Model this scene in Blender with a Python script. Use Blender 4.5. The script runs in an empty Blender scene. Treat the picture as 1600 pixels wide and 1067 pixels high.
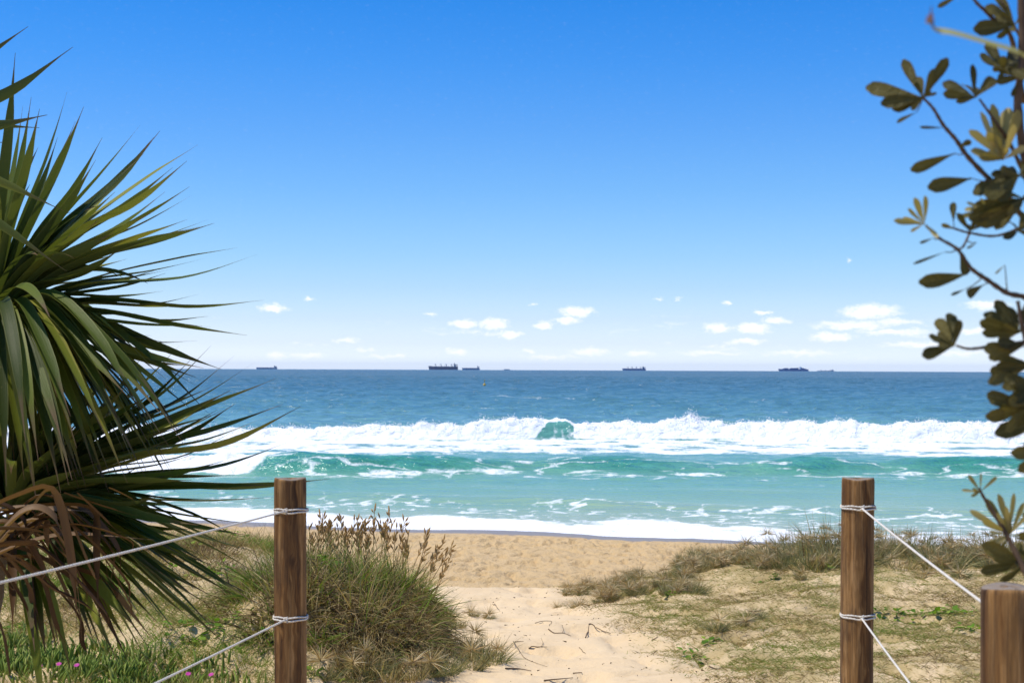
import bpy, bmesh, math, random
import numpy as np
from mathutils import Vector, Matrix

random.seed(7); rng = np.random.default_rng(11)
R = math.radians
sc = bpy.context.scene
COL = sc.collection

# ------------------------------------------------------------------ camera
F = 2222.0          # focal length in photo pixels (1600 wide): 50 mm on 36 mm
EYE = 5.0           # eye height over the sea
HOR = 575.5         # photo row of the level line
ROLL = 0.0038
HAZE = 2.2e-5
cd = bpy.data.cameras.new('camera'); cam = bpy.data.objects.new('camera', cd); COL.objects.link(cam)
cam.location = (0, 0, EYE); cam.rotation_euler = (math.pi/2, -ROLL, 0)
cd.lens = 50; cd.sensor_width = 36; cd.shift_y = (HOR-533.5)/1600
cd.clip_start = 0.05; cd.clip_end = 60000
cd.dof.use_dof = True; cd.dof.focus_distance = 10.0; cd.dof.aperture_fstop = 7.0
sc.camera = cam
sc.render.resolution_x, sc.render.resolution_y = 1024, 682

# ------------------------------------------------------------------ light
SUN = Vector((-0.36, -0.06, 0.93)).normalized()
w = bpy.data.worlds.new('World'); sc.world = w; w.use_nodes = True
sl = bpy.data.lights.new('sun', 'SUN'); sl.energy = 5.0; sl.angle = R(0.53); sl.color = (1, .93, .81)
so = bpy.data.objects.new('sun', sl); COL.objects.link(so)
so.rotation_euler = SUN.to_track_quat('Z', 'Y').to_euler(); so.location = (-20, 0, 60)
sc.view_settings.view_transform = 'Standard'; sc.view_settings.look = 'None'
sc.view_settings.exposure = 0; sc.view_settings.gamma = 1

class NT:
    """small node-tree helper"""
    def __init__(s, tree): s.t = tree; s.n = tree.nodes; s.l = tree.links
    def new(s, typ, **kw):
        nd = s.n.new(typ)
        for k, v in kw.items():
            if k.startswith('i_'):
                key = k[2:]; key = int(key) if key.isdigit() else key.replace('_', ' ')
                s.put(nd.inputs[key], v)
            else: setattr(nd, k, v)
        return nd
    def put(s, sock, v):
        if hasattr(v, 'is_output') or isinstance(v, bpy.types.NodeSocket): s.l.new(v, sock)
        elif isinstance(v, bpy.types.Node): s.l.new(v.outputs[0], sock)
        else:
            if sock.type == 'RGBA' and hasattr(v, '__len__') and len(v) == 3: v = (*v, 1)
            sock.default_value = v
    def math(s, op, a, b=None, c=None, clamp=False):
        m = s.n.new('ShaderNodeMath'); m.operation = op; m.use_clamp = clamp
        for i, v in enumerate((a, b, c)):
            if v is not None: s.put(m.inputs[i], v)
        return m.outputs[0]
    def vmath(s, op, a, b=None):
        m = s.n.new('ShaderNodeVectorMath'); m.operation = op
        s.put(m.inputs[0], a)
        if b is not None: s.put(m.inputs[1], b)
        return m.outputs[1] if op in ('LENGTH', 'DOT_PRODUCT', 'DISTANCE') else m.outputs[0]
    def ramp(s, fac, stops, interp='LINEAR'):
        r = s.n.new('ShaderNodeValToRGB'); cr = r.color_ramp; cr.interpolation = interp
        while len(cr.elements) < len(stops): cr.elements.new(0.5)
        for e, (p, c) in zip(cr.elements, stops):
            e.position = p; e.color = (*c, 1) if len(c) == 3 else c
        s.put(r.inputs[0], fac); return r.outputs[0]
    def mix(s, fac, a, b, mode='MIX'):
        m = s.n.new('ShaderNodeMix'); m.data_type = 'RGBA'; m.blend_type = mode
        s.put(m.inputs[0], fac); s.put(m.inputs[6], a); s.put(m.inputs[7], b); return m.outputs[2]
    def mapr(s, v, a, b, c=0., d=1., smooth=False):
        m = s.n.new('ShaderNodeMapRange'); m.interpolation_type = 'SMOOTHSTEP' if smooth else 'LINEAR'
        for i, q in enumerate((v, a, b, c, d)): s.put(m.inputs[i], q)
        return m.outputs[0]
    def noise(s, vec, scale, detail=3., rough=.55, dist=0.):
        m = s.n.new('ShaderNodeTexNoise')
        if vec is not None: s.put(m.inputs['Vector'], vec)
        m.inputs['Scale'].default_value = scale; m.inputs['Detail'].default_value = detail
        m.inputs['Roughness'].default_value = rough; m.inputs['Distortion'].default_value = dist
        return m.outputs[0]
    def mapping(s, vec, scale=(1,1,1), loc=(0,0,0), rot=(0,0,0)):
        m = s.n.new('ShaderNodeMapping'); s.put(m.inputs[0], vec)
        m.inputs['Scale'].default_value = scale; m.inputs['Location'].default_value = loc
        m.inputs['Rotation'].default_value = rot; return m.outputs[0]
    def attr(s, name, out=2):
        a = s.n.new('ShaderNodeAttribute'); a.attribute_name = name; return a.outputs[out]

# --- sky: Nishita, its tint deepened with height as in the photograph, with small fair-weather clouds low over the sea
t = NT(w.node_tree); t.n.clear()
sky = t.new('ShaderNodeTexSky', sky_type='NISHITA', sun_disc=False, sun_elevation=math.asin(SUN.z),
            sun_rotation=math.atan2(SUN.x, SUN.y), altitude=5, air_density=1.0, dust_density=0.6, ozone_density=3.0)
tc = t.new('ShaderNodeTexCoord')
sep = t.new('ShaderNodeSeparateXYZ', i_0=tc.outputs['Generated'])
X, Y, Z = sep.outputs
el = t.math('ARCSINE', Z); az = t.math('ARCTAN2', X, Y)
SKY_STOPS = [(0.0, (1.80,2.02,2.8)), (.03, (1.58,1.78,2.42)), (.065, (1.28,1.45,2.02)), (.126, (1.05,1.21,1.66)), (.209, (.84,1.055,1.436)), (.292, (.70,.985,1.348)), (.457, (.51,.88,1.316)), (.62, (.37,.797,1.33)), (.78, (.233,.737,1.345)), (.934, (.142,.683,1.328)), (1, (.12,.66,1.32))]
tint = t.ramp(t.mapr(el, 0.0, 0.27), SKY_STOPS)
skyc = t.mix(1.0, sky.outputs[0], tint, 'MULTIPLY')
comb = t.new('ShaderNodeCombineXYZ', i_0=az, i_1=el, i_2=0.0).outputs[0]
BLOBS = [ # photo px x, y, half width, half height, strength
 (428,482,24,8,1.),(483,469,9,4,.7),(725,506,26,7,.95),(771,506,26,10,1.),(796,523,20,7,.95),(831,478,8,3,.6),
 (850,508,18,7,.95),(902,487,30,10,1.),(886,500,24,6,.9),(672,493,14,4,.6),(714,550,22,6,.8),(826,549,14,5,.6),
 (1122,513,26,9,1.),(1178,514,30,9,1.),(1212,502,26,6,.9),(1192,489,16,5,.9),(1135,475,9,4,.8),(1166,534,34,5,.75),
 (1360,490,46,13,1.1),(1330,510,60,8,.9),(1400,521,60,6,.8),(1300,528,36,8,.95),(1400,505,40,6,.75),(1540,482,36,9,.9),
 (1325,411,6,6,.5),(1030,468,6,4,.5),(1058,468,6,4,.5),(540,532,24,5,.65),(570,547,14,4,.6),(920,549,34,6,.75),
 (1000,553,30,6,.7),(480,556,34,5,.65),(600,556,40,4,.6),(620,556,22,5,.7),(860,558,50,5,.6),(1110,552,60,5,.6),
 (1250,552,60,6,.65),(1440,540,70,6,.7),(1520,520,40,6,.7),(430,556,22,5,.7),(1500,553,50,5,.6)]
wob = t.noise(t.mapping(comb, (1, 1.6, 1)), 95, 4, .6)
wob2 = t.noise(t.mapping(comb, (1, 1.6, 1), (3, 5, 0)), 95, 4, .6)
wv = t.new('ShaderNodeCombineXYZ', i_0=t.math('MULTIPLY_ADD', wob, .016, -.008), i_1=t.math('MULTIPLY_ADD', wob2, .008, -.004), i_2=0.0).outputs[0]
cw = t.vmath('ADD', comb, wv)
acc = None
for (px, py, hw, hh, st) in BLOBS:
    c = (math.atan((px-800)/F), (HOR-py+.0038*(px-800))/F, 0)
    d = t.vmath('LENGTH', t.vmath('MULTIPLY', t.vmath('SUBTRACT', cw, c), (F/hw/1.25, F/hh/1.25, 0)))
    v = t.math('MULTIPLY_ADD', d, -st, st)
    acc = v if acc is None else t.math('MAXIMUM', acc, v)
# the same kind of cloud goes on all round the horizon
gen = t.noise(t.mapping(comb, (1, 4.2, 1), (7.3, 2.1, 0)), 16, 5, .6)
band = t.math('MULTIPLY', t.mapr(el, .002, .012), t.mapr(el, .05, .025))
gm = t.math('MULTIPLY', t.mapr(gen, .56, .74), band)
acc = t.math('MAXIMUM', acc, t.math('MULTIPLY', gm, .5))
fine = t.noise(t.mapping(comb, (1, 1.5, 1)), 240, 6, .68)
cl = t.mapr(t.math('ADD', acc, t.math('MULTIPLY_ADD', fine, .9, -.45)), .02, .75, 0, .93, True)
cl = t.math('MULTIPLY', cl, t.mapr(acc, -.12, .25))
skyc = t.mix(cl, skyc, (8.6, 8.7, 8.8))
bg = t.new('ShaderNodeBackground', i_0=skyc, i_1=0.13)
t.l.new(bg.outputs[0], t.new('ShaderNodeOutputWorld').inputs[0])

# ------------------------------------------------------------------ helpers
def P(px, py, d):
    """world point seen at a photo pixel at depth d"""
    dx, dy = px-800, py-HOR
    return Vector(((dx+ROLL*dy)*d/F, d, EYE-(dy-ROLL*dx)*d/F))
def thing(name, label, cat, loc=(0,0,0), group=None):
    o = bpy.data.objects.new(name, None); COL.objects.link(o); o.location = loc; o.empty_display_size = .1
    o['label'] = label; o['category'] = cat
    if group: o['group'] = group
    return o
def tag(o, label=None, cat=None, group=None, kind=None):
    for k, v in (('label', label), ('category', cat), ('group', group), ('kind', kind)):
        if v: o[k] = v
    return o
def link(name, mesh, parent=None, loc=(0,0,0), rot=None, scale=None):
    o = bpy.data.objects.new(name, mesh); COL.objects.link(o); o.location = loc
    if rot is not None: o.rotation_euler = rot
    if scale is not None: o.scale = (scale,)*3 if not hasattr(scale, '__len__') else scale
    if parent: o.parent = parent
    return o
def np_mesh(name, verts, quads, mat=None, attrs=None, smooth=True):
    verts = np.asarray(verts, np.float32).reshape(-1, 3); quads = np.asarray(quads, np.int32)
    k = quads.shape[1]; m = bpy.data.meshes.new(name)
    m.vertices.add(len(verts)); m.vertices.foreach_set('co', verts.ravel())
    m.loops.add(quads.size); m.loops.foreach_set('vertex_index', quads.ravel())
    m.polygons.add(len(quads)); m.polygons.foreach_set('loop_start', np.arange(0, quads.size, k, dtype=np.int32))
    m.polygons.foreach_set('use_smooth', np.full(len(quads), smooth))
    for nm, val in (attrs or {}).items():
        val = np.asarray(val, np.float32)
        if val.ndim == 1:
            a = m.attributes.new(nm, 'FLOAT', 'POINT'); a.data.foreach_set('value', val)
        else:
            a = m.attributes.new(nm, 'FLOAT_COLOR', 'POINT'); a.data.foreach_set('color', np.c_[val, np.ones(len(val))].astype(np.float32).ravel())
    m.update(calc_edges=True); m.validate()
    if mat: m.materials.append(mat)
    return m
def bm_mesh(name, bm, mat, smooth=False):
    bmesh.ops.recalc_face_normals(bm, faces=bm.faces)
    m = bpy.data.meshes.new(name); bm.to_mesh(m); bm.free(); m.materials.append(mat)
    if smooth: m.polygons.foreach_set('use_smooth', [True]*len(m.polygons))
    return m
def tube(pts, rad, seg=8, closed=False):
    """tube along points -> verts, quads"""
    pts = np.asarray(pts, float); n = len(pts)
    rad = np.broadcast_to(np.asarray(rad, float), (n,))
    tan = np.gradient(pts, axis=0) if not closed else np.roll(pts, -1, 0)-np.roll(pts, 1, 0)
    tan /= np.linalg.norm(tan, axis=1)[:, None]+1e-12
    up = np.array([0, 0, 1.]) if abs(tan[:, 2]).mean() < .8 else np.array([1., 0, 0])
    a = np.cross(tan, up); a /= np.linalg.norm(a, axis=1)[:, None]+1e-9; b = np.cross(tan, a)
    th = np.linspace(0, 2*math.pi, seg, endpoint=False)
    v = pts[:, None]+rad[:, None, None]*(np.cos(th)[None, :, None]*a[:, None]+np.sin(th)[None, :, None]*b[:, None])
    v = v.reshape(-1, 3); q = []
    for i in range(n if closed else n-1):
        j = (i+1) % n
        for k in range(seg):
            k2 = (k+1) % seg
            q.append((i*seg+k, i*seg+k2, j*seg+k2, j*seg+k))
    return v, np.array(q)
def merge(parts):
    vs, qs, off = [], [], 0
    for v, q in parts:
        vs.append(v); qs.append(np.asarray(q)+off); off += len(v)
    return np.vstack(vs), np.vstack(qs)
def catmull(pts, n):
    pts = np.asarray(pts, float); p = np.vstack([2*pts[0]-pts[1], pts, 2*pts[-1]-pts[-2]])
    m = len(pts)-1; out = []
    for s in np.linspace(0, m, n):
        i = min(int(s), m-1); u = s-i; a, b, c, d = p[i:i+4]
        out.append(.5*(2*b+(c-a)*u+(2*a-5*b+4*c-d)*u*u+(-a+3*b-3*c+d)*u**3))
    return np.array(out)
_perm = rng.random((8, 512, 512))
def vnoise(x, y, k=0):
    x = np.asarray(x, float); y = np.asarray(y, float)
    xi = np.floor(x).astype(int); yi = np.floor(y).astype(int); fx = x-xi; fy = y-yi
    fx = fx*fx*fx*(fx*(fx*6-15)+10); fy = fy*fy*fy*(fy*(fy*6-15)+10)
    T = _perm[k % 8]; g = lambda i, j: T[(xi+i) & 511, (yi+j) & 511]
    return (g(0,0)*(1-fx)+g(1,0)*fx)*(1-fy)+(g(0,1)*(1-fx)+g(1,1)*fx)*fy
def fbm(x, y, o=4, k=0, g=.5):
    s = 0; a = 1; tot = 0
    for i in range(o):
        s = s+a*vnoise(x*2.03**i+17.3*i, y*2.03**i+9.1*i, k+i); tot += a; a *= g
    return s/tot
def ss(a, b, x):
    u = np.clip((np.asarray(x, float)-a)/(b-a), 0, 1); return u*u*(3-2*u)

def mat_new(name):
    m = bpy.data.materials.new(name); m.use_nodes = True; t = NT(m.node_tree); t.n.clear()
    return m, t
def finish(t, shader, disp=None):
    o = t.new('ShaderNodeOutputMaterial'); t.l.new(shader, o.inputs[0])
def principled(t, col, rough=.6, spec=.3, normal=None, **kw):
    b = t.new('ShaderNodeBsdfPrincipled'); t.put(b.inputs['Base Color'], col); t.put(b.inputs['Roughness'], rough)
    b.inputs['Specular IOR Level'].default_value = spec
    if normal is not None: t.put(b.inputs['Normal'], normal)
    for k, v in kw.items(): t.put(b.inputs[k.replace('_', ' ')], v)
    return b.outputs[0]
def bump(t, h, strength=.4, dist=.02):
    return t.new('ShaderNodeBump', i_Strength=strength, i_Distance=dist, i_Height=h).outputs[0]
def leafy(t, col, trans=.3, rough=.45, spec=.4, normal=None):
    a = principled(t, col, rough, spec, normal)
    tr = t.new('ShaderNodeBsdfTranslucent'); t.put(tr.inputs[0], t.mix(1., col, (1.0, 1.0, .45), 'MULTIPLY'))
    mx = t.new('ShaderNodeMixShader', i_0=trans); t.l.new(a, mx.inputs[1]); t.l.new(tr.outputs[0], mx.inputs[2])
    return mx.outputs[0]

# ------------------------------------------------------------------ terrain
_ky = [-400,-60, 0, 6, 9, 13, 16, 18, 20, 22, 24, 30, 40, 47, 60, 130, 420]
_kz = [4.5,3.6,3.35,3.25,3.08,2.76,2.50,2.22,1.86,1.60,1.43,.98,.30,-.15,-1.0,-4,-10]
_ty = np.arange(-400, 421, .1); _tz = np.interp(_ty, _ky, _kz)
_kr = np.hanning(19); _kr /= _kr.sum(); _tz = np.convolve(np.pad(_tz, 9, mode='edge'), _kr, 'valid')
MX, MY = -.98, 9.45          # the grass mound
def bell(v, c, wd): return np.exp(-((v-c)/wd)**2)
def shore(x): return 2.4*ss(-1, -12, x)-2.6*ss(-2, 11, x)+1.5*(fbm(x*.13, np.asarray(x)*0, 3, 3)-.5)*2
def ground0(x, y):
    x = np.asarray(x, float); y = np.asarray(y, float)
    z = np.interp(y-shore(x)*ss(26, 40, y), _ty, _tz)
    z = z+.40*ss(.2, 3.2, x)*bell(y, 15.6, 3.6)
    z = z+.62*ss(-.6, -2.4, x)*bell(y, 12.0, 3.2)
    z = z+.46*np.exp(-(((x-MX)/np.where(x > MX, .52, .85))**2+((y-MY)/.95)**2)**1.7)
    return z
def ground(x, y):
    x = np.asarray(x, float); y = np.asarray(y, float); z = ground0(x, y)
    bch = ss(17, 21, y)*ss(40.5, 36.5, y-shore(x)); pth = ss(17.5, 15.5, y)
    z = z+.16*(fbm(x*.25, y*.25, 2, 1)-.5)*pth+.10*(fbm(x*.9+5, y*.9, 3, 2)-.5)*pth
    z = z+pth*(.10*(fbm(x*3.0, y*2.6, 3, 3, .55)-.5)-.055*ss(.58, .68, fbm(x*3.6+1, y*2.8+4, 2, 7)))
    tr = fbm(x*2.1+3, y*1.3, 3, 4); tr2 = fbm(x*4.3, y*2.6+8, 2, 5)
    z = z+bch*(.45+1.1*fbm(x*.35+6, y*.3, 3, 7))*(.17*(tr-.5)+.10*(tr2-.5)-.12*ss(.54, .66, tr2)+.07*(fbm(x*8, y*5, 2, 2)-.5)+.10*(fbm(x*.3, y*.25, 2, 6)-.5))
    return z
def gz(x, y): return float(ground(np.array([x]), np.array([y]))[0])
def G(px, py, d0=6.0):
    d = np.arange(d0, 60, .02); dx, dy = px-800, py-HOR
    x = (dx+ROLL*dy)*d/F; z = EYE-(dy-ROLL*dx)*d/F
    k = np.argmax(ground(x, d) >= z)
    return Vector((x[k], d[k], float(ground(x[k:k+1], d[k:k+1])[0])))

def grid_mesh(name, xs, ys, zf, mat, attrs=None):
    gx, gy = np.meshgrid(xs, ys); z = zf(gx, gy); nx, ny = len(xs), len(ys)
    i = np.arange(nx*ny).reshape(ny, nx)
    q = np.stack([i[:-1, :-1], i[:-1, 1:], i[1:, 1:], i[1:, :-1]], -1).reshape(-1, 4)
    return np_mesh(name, np.stack([gx, gy, z], -1), q, mat, attrs)
def geo(a, b, r):
    out = [a]; s = r
    while out[-1] < b: out.append(out[-1]+s); s *= 1.35
    return np.array(out[1:])

m_sand, t = mat_new('sand')
pos = t.new('ShaderNodeNewGeometry').outputs['Position']
sx, sy, sz = t.new('ShaderNodeSeparateXYZ', i_0=pos).outputs
grain = t.noise(pos, 160, 2, .7); patch = t.noise(pos, 1.3, 4, .6); mid = t.noise(pos, 9, 4, .65)
dry = t.mix(patch, (.58, .42, .235), (.69, .53, .325))
beach = t.mix(mid, (.49, .33, .15), (.67, .48, .25))
dry = t.mix(t.mapr(sy, 15.5, 19), dry, beach)
dry = t.mix(t.mapr(mid, .58, .75, 0, .35), dry, (.30, .20, .10))
bf = t.noise(t.mapping(pos, (1, .7, 1)), 5.5, 5, .7)
dry = t.mix(t.math('MULTIPLY', t.mapr(bf, .56, .68, 0, .45), t.mapr(sy, 17, 20)), dry, (.27, .165, .075))  # dark flecks paint shade into the lumps of trampled beach sand
dry = t.mix(t.mapr(grain, .62, .78, 0, .35), dry, (.22, .15, .08))
# litter and roots under the dune grass, off the path
lit = t.mapr(t.math('ADD', t.math('ADD', sx, t.math('MULTIPLY_ADD', patch, 1.0, -.5)), t.math('MULTIPLY_ADD', sy, .085, -1.65)), 0.0, .9, 0, 1)
litl = t.mapr(sx, -.9, -1.7, 0, .8)
lit = t.math('MULTIPLY', t.math('MAXIMUM', lit, litl), t.mapr(sy, 17.5, 16))
ln = t.mapr(t.noise(t.mapping(pos, (1, .7, 1)), 3.2, 5, .72), .34, .56, 0, .85)
dry = t.mix(t.math('MULTIPLY', lit, ln), dry, (.33, .245, .095))
wetn = t.math('ADD', sz, t.math('MULTIPLY_ADD', t.noise(t.mapping(pos, (.3, 1, 1)), 1.2, 3), .16, -.08))
wet = t.mapr(wetn, .37, .29, 0, 1, True)
col = t.mix(wet, dry, (.25, .195, .145))
rough = t.mapr(wet, 0, 1, .95, .38)
hgt = t.math('ADD', t.math('MULTIPLY', t.noise(pos, 14, 4, .65), 1.0), t.math('MULTIPLY', grain, .12))
far_b = t.mapr(sy, 17, 20, .35, 1.0)
far_b = t.math('MULTIPLY', far_b, t.math('SUBTRACT', 1.0, wet))
nb = t.new('ShaderNodeBump', i_Strength=far_b, i_Distance=.06, i_Height=hgt).outputs[0]
finish(t, principled(t, col, rough, .35, nb))

xs = np.concatenate([-geo(16, 900, .4)[::-1], np.arange(-16, -4.6, .13), np.arange(-4.6, 5.6, .046), np.arange(5.6, 16, .13), geo(16, 900, .4)])
ys = np.concatenate([-geo(0, 380, .5)[::-1], np.arange(0, 5.5, .25), np.arange(5.5, 17.2, .046), np.arange(17.2, 23, .1), np.arange(23, 44, .085), np.arange(44, 60, .5), geo(60, 410, 1.)])
tag(link('ground', grid_mesh('ground', xs, ys, ground, m_sand)), kind='structure')

# ------------------------------------------------------------------ sea
RE = 2*7.4e6
def yc1(x): return 98.5+1.6*np.sin(x*.055+1.2)+.9*np.sin(x*.17)+.5*(fbm(x*.3, x*0+2, 3, 1)-.5)
def yc2(x): return 69.0+1.0*np.sin(x*.10+.4)+.6*np.sin(x*.31+1)
GAPX = 3.55
def H1(x): return 1.26+.24*(fbm(x*.16+4, x*0, 3, 2)-.5)*2-.25*ss(2, -4, x)-.30*ss(-8.5, -16, x)+.16*bell(x, GAPX, 1.3)
def H2(x):
    return np.interp(x, [-40,-16,-12,-10.3,-8,-3,1,5.6,9,11.5,14.6,18,22,27,40], [.6,.68,.82,.93,.86,.68,.5,.70,.5,.48,.70,.5,.74,.6,.5])
def sea(x, y):
    """height, foam cover, glassy-face amount"""
    r2 = x*x+y*y; z = -r2/RE
    far = ss(103, 118, y); lod = ss(1500, 500, y)
    rid = lambda v: 1-np.abs(v-.5)*2
    ch = ((fbm(x*.05+3, y*.11, 2, 3)-.5)*.7+(rid(fbm(x*.13+1, y*.19, 3, 5, .45))**2-.45)*.62+(rid(fbm(x*.34+8, y*.40, 2, 6, .4))**2-.45)*.26*ss(380, 160, y))*far
    z = z+ch*lod
    near = ss(56, 64, y)*(1-far)
    z = z+near*((fbm(x*.4, y*.7, 3, 4)-.5)*.24+(fbm(x*1.7, y*2.4, 2, 6)-.5)*.05)
    # outer breaker
    s = y-yc1(x); h1 = H1(x); broken = 1-1.1*ss(1.25, .45, np.abs(x-GAPX-.35*s+1.1*(fbm(y*1.3, x*.9, 3, 1)-.5))/np.where(s < 0, .50-.75*s, .5+.1*s))*ss(.02, -.40, s+.5*(fbm(x*1.7, x*0+3, 2, 4)-.5))
    broken = np.clip(broken, 0, 1)*(1-.0*s)
    prof = np.where(s > 0, np.exp(-(s/3.4)**2), ss(-1.5, .05, s)**.8)
    lump = fbm(x*1.1, s*1.1+z*0, 4, 2, .6); lump2 = fbm(x*3.1+7, s*3.3, 3, 5, .6)
    top = 1+.26*(fbm(x*.7+2, x*0+1.5, 4, 7, .6)-.5)*broken
    z1 = h1*prof*top
    m1 = ss(-2.0, -1.1, s)*ss(2.2, .8, s)*broken
    z1 = z1+m1*((lump-.5)*.62+(lump2-.5)*.34)*ss(.05, .5, prof)
    z1 = z1+bell(x-12.7, 0, .55)*bell(s, .1, .35)*.55*(.6+.8*lump2)
    z = z+z1
    foam = m1*1.6*broken**2.2*ss(.03, .2, prof)
    foam = np.maximum(foam, .9*broken*ss(3.6, .6, s)*ss(-1.6, -.2, s)*(fbm(x*.7, y*1.1, 3, 3)*1.3))
    # carpet of foam before it
    cp = ss(-18.5, -14.5, s+3*(fbm(x*.12, y*.1, 2, 1)-.5))*ss(-.8, -1.6, s)
    web = fbm(x*.42+2, y*.42, 5, 6, .68)
    foam = np.maximum(foam, cp*(.50+1.7*(web-.44)+.16*ss(-8, -1.5, s)))
    glass = .55*ss(2.6, 1.4, np.abs(x-GAPX))*ss(-2.2, -1.0, s)*ss(.6, .1, s)
    foam = np.maximum(foam, .46*ss(.50, .64, fbm(x*2.2+3, s*.7, 3, 4))*ss(2.2, 1.0, np.abs(x-GAPX))*ss(-1.8, -1.2, s)*ss(.5, .0, s))
    # left: older, spent foam
    # inner green wave
    s2 = y-yc2(x); h2 = H2(x)
    p2 = np.where(s2 > 0, np.exp(-(s2/3.0)**2), np.exp(-(s2/1.65)**2))
    z2 = h2*p2*(1+.12*(fbm(x*.8, y*.3, 3, 4)-.5))
    br2 = np.clip(ss(-10.9, -12.4, x-.35*s2), 0, 1)
    l2 = (fbm(x*1.6, s2*1.6, 3, 3, .6)-.5)*.4*br2*ss(-3, -1.8, s2)*ss(1.6, .4, s2)
    z = z+z2+l2
    foam = np.maximum(foam, br2*1.5*ss(-2.8, -2.0, s2)*ss(3.5, 1.2, s2))
    glass = np.maximum(glass, ss(-4.0, -1.0, s2)*ss(1.5, .2, s2)*(1-br2)*ss(.30, .75, h2))
    # strings of foam on the face and at its toe
    st = 1-np.abs(fbm(x*.16+9, y*.38+2, 4, 2, .55)-.5)*2
    foam = np.maximum(foam, ss(.90, .995, st)*ss(-8, -4.5, s2)*ss(5, 1.5, s2)*.54)
    foam = np.maximum(foam, ss(.50, .66, fbm(x*.20+1, y*.55, 4, 5, .6))*ss(-4.8, -3.4, s2)*ss(-1.2, -2.2, s2)*.58)
    mw = 1-np.abs(fbm(x*.55+5, y*.6+1, 4, 6, .6)-.5)*2
    foam = np.maximum(foam, ss(.90, .99, mw)*ss(54, 58, y)*ss(84, 78, y)*.44*ss(.40, .62, fbm(x*.09+2, y*.16, 2, 4)))
    # small swash swell at 53 m, lace and the white edge
    sh = shore(x)
    yy = y-sh
    z = z+.20*bell(yy, 53, 1.3)*(.4+fbm(x*.13+3, x*0, 2, 5))+.22*bell(y+1.2*np.sin(x*.12), 58.5, 1.5)*fbm(x*.10+6, x*0, 2, 4)+.14*bell(y-.9*np.sin(x*.17+2), 62.3, 1.0)*fbm(x*.16+2, x*0, 2, 2)
    z = z+.05+.21*ss(50, 40, yy)-.05+.05*(fbm(x*.5, y*.6, 3, 1)-.5)*ss(56, 48, yy)
    lace = 1-np.abs(fbm(x*.30+4, y*.34, 4, 7, .55)-.5)*2
    lace2 = 1-np.abs(fbm(x*.75, y*.8, 3, 1, .55)-.5)*2
    foam = np.maximum(foam, ss(.90, .995, lace)*ss(57, 53, yy)*ss(44, 47, yy)*.60)
    foam = np.maximum(foam, ss(.86, .99, lace2)*ss(56, 50, yy)*.58)
    edge = 47.0+2.2*(fbm(x*.22, x*0+4, 4, 2, .6)-.5)*2
    foam = np.maximum(foam, 1.0*ss(edge+2.4, edge-1.6, yy)+.25*ss(edge-1, edge-3, yy)-.55*ss(.50, .66, fbm(x*.45, y*.55, 4, 6, .6))*ss(41, 42.5, yy))
    # whitecaps far out
    wc = fbm(x*.06, y*.16, 4, 4, .6)
    foam = np.maximum(foam, ss(.75, .81, wc)*far*.45*ss(420, 260, y))
    return z, np.clip(foam, 0, 1.6), np.clip(glass, 0, 1)

m_sea, t = mat_new('sea_water')
pos = t.new('ShaderNodeNewGeometry').outputs['Position']
sx, sy, sz = t.new('ShaderNodeSeparateXYZ', i_0=pos).outputs
foam = t.attr('foam'); glass = t.attr('glass')
jit = t.math('MULTIPLY_ADD', t.noise(t.mapping(pos, (.05, .12, 0)), 1.0, 4, .6), 30., -15.)
depth = t.math('ADD', sy, t.math('MULTIPLY', jit, t.mapr(sy, 40, 160, .45, 3.0)))
lg = t.math('LOGARITHM', t.math('MAXIMUM', depth, 30.), 10.)
def lp(y): return (math.log10(y)-1.6)/(3.6-1.6)
WATER = [(lp(41), (.38,.41,.25)), (lp(52), (.26,.39,.23)), (lp(60), (.18,.36,.23)), (lp(78), (.15,.34,.255)),
         (lp(105), (.15,.31,.30)), (lp(170), (.085,.215,.245)), (lp(350), (.055,.145,.19)), (lp(1500), (.05,.115,.155))]
water = t.ramp(t.mapr(lg, 1.6, 3.6), WATER)
gn = t.noise(t.mapping(pos, (.35, .7, 1.6)), 1.6, 6, .68)
gcol = t.mix(t.mapr(gn, .3, .7), (.012, .165, .115), (.075, .32, .24))
water = t.mix(t.math('MULTIPLY', glass, .9), water, gcol)
# foam
fn = t.noise(t.mapping(pos, (1.0, .62, 1.6)), 2.3, 8, .74, .5)
ff = t.mapr(t.math('ADD', foam, t.math('MULTIPLY_ADD', fn, 1.0, -.5)), .30, .74, 0, 1, True)
ff = t.math('MULTIPLY', ff, t.math('GREATER_THAN', foam, .06))
fcol = t.mix(t.mapr(fn, .3, .7), (.70, .73, .745), (.86, .86, .85))
# ripples
n1 = t.noise(t.mapping(pos, (.55, 1.3, 1)), 1.1, 4, .6)
n2 = t.noise(t.mapping(pos, (.10, .30, 1)), 1.0, 4, .6)
n3 = t.noise(t.mapping(pos, (.012, .05, 1)), 1.0, 5, .65)
farw = t.mapr(sy, 100, 180); nearw = t.mapr(sy, 260, 120)
hh = t.math('ADD', t.math('MULTIPLY', n1, t.math('MULTIPLY_ADD', glass, .35, t.mapr(sy, 60, 110, .20, .30))), t.math('MULTIPLY', t.math('MULTIPLY', n2, 2.2), farw))
hh = t.math('ADD', hh, t.math('MULTIPLY', t.math('MULTIPLY', n3, 9.0), t.mapr(sy, 200, 700)))
nb = t.new('ShaderNodeBump', i_Strength=.85, i_Distance=1.0, i_Height=hh).outputs[0]
dif = t.new('ShaderNodeBsdfDiffuse', i_0=water, i_Normal=nb)
glo = t.new('ShaderNodeBsdfGlossy', i_0=(.95, .97, 1.0), i_Roughness=.16, i_Normal=nb)
fr = t.math('MINIMUM', t.new('ShaderNodeFresnel', i_IOR=1.33, i_Normal=nb).outputs[0], .55)
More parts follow.
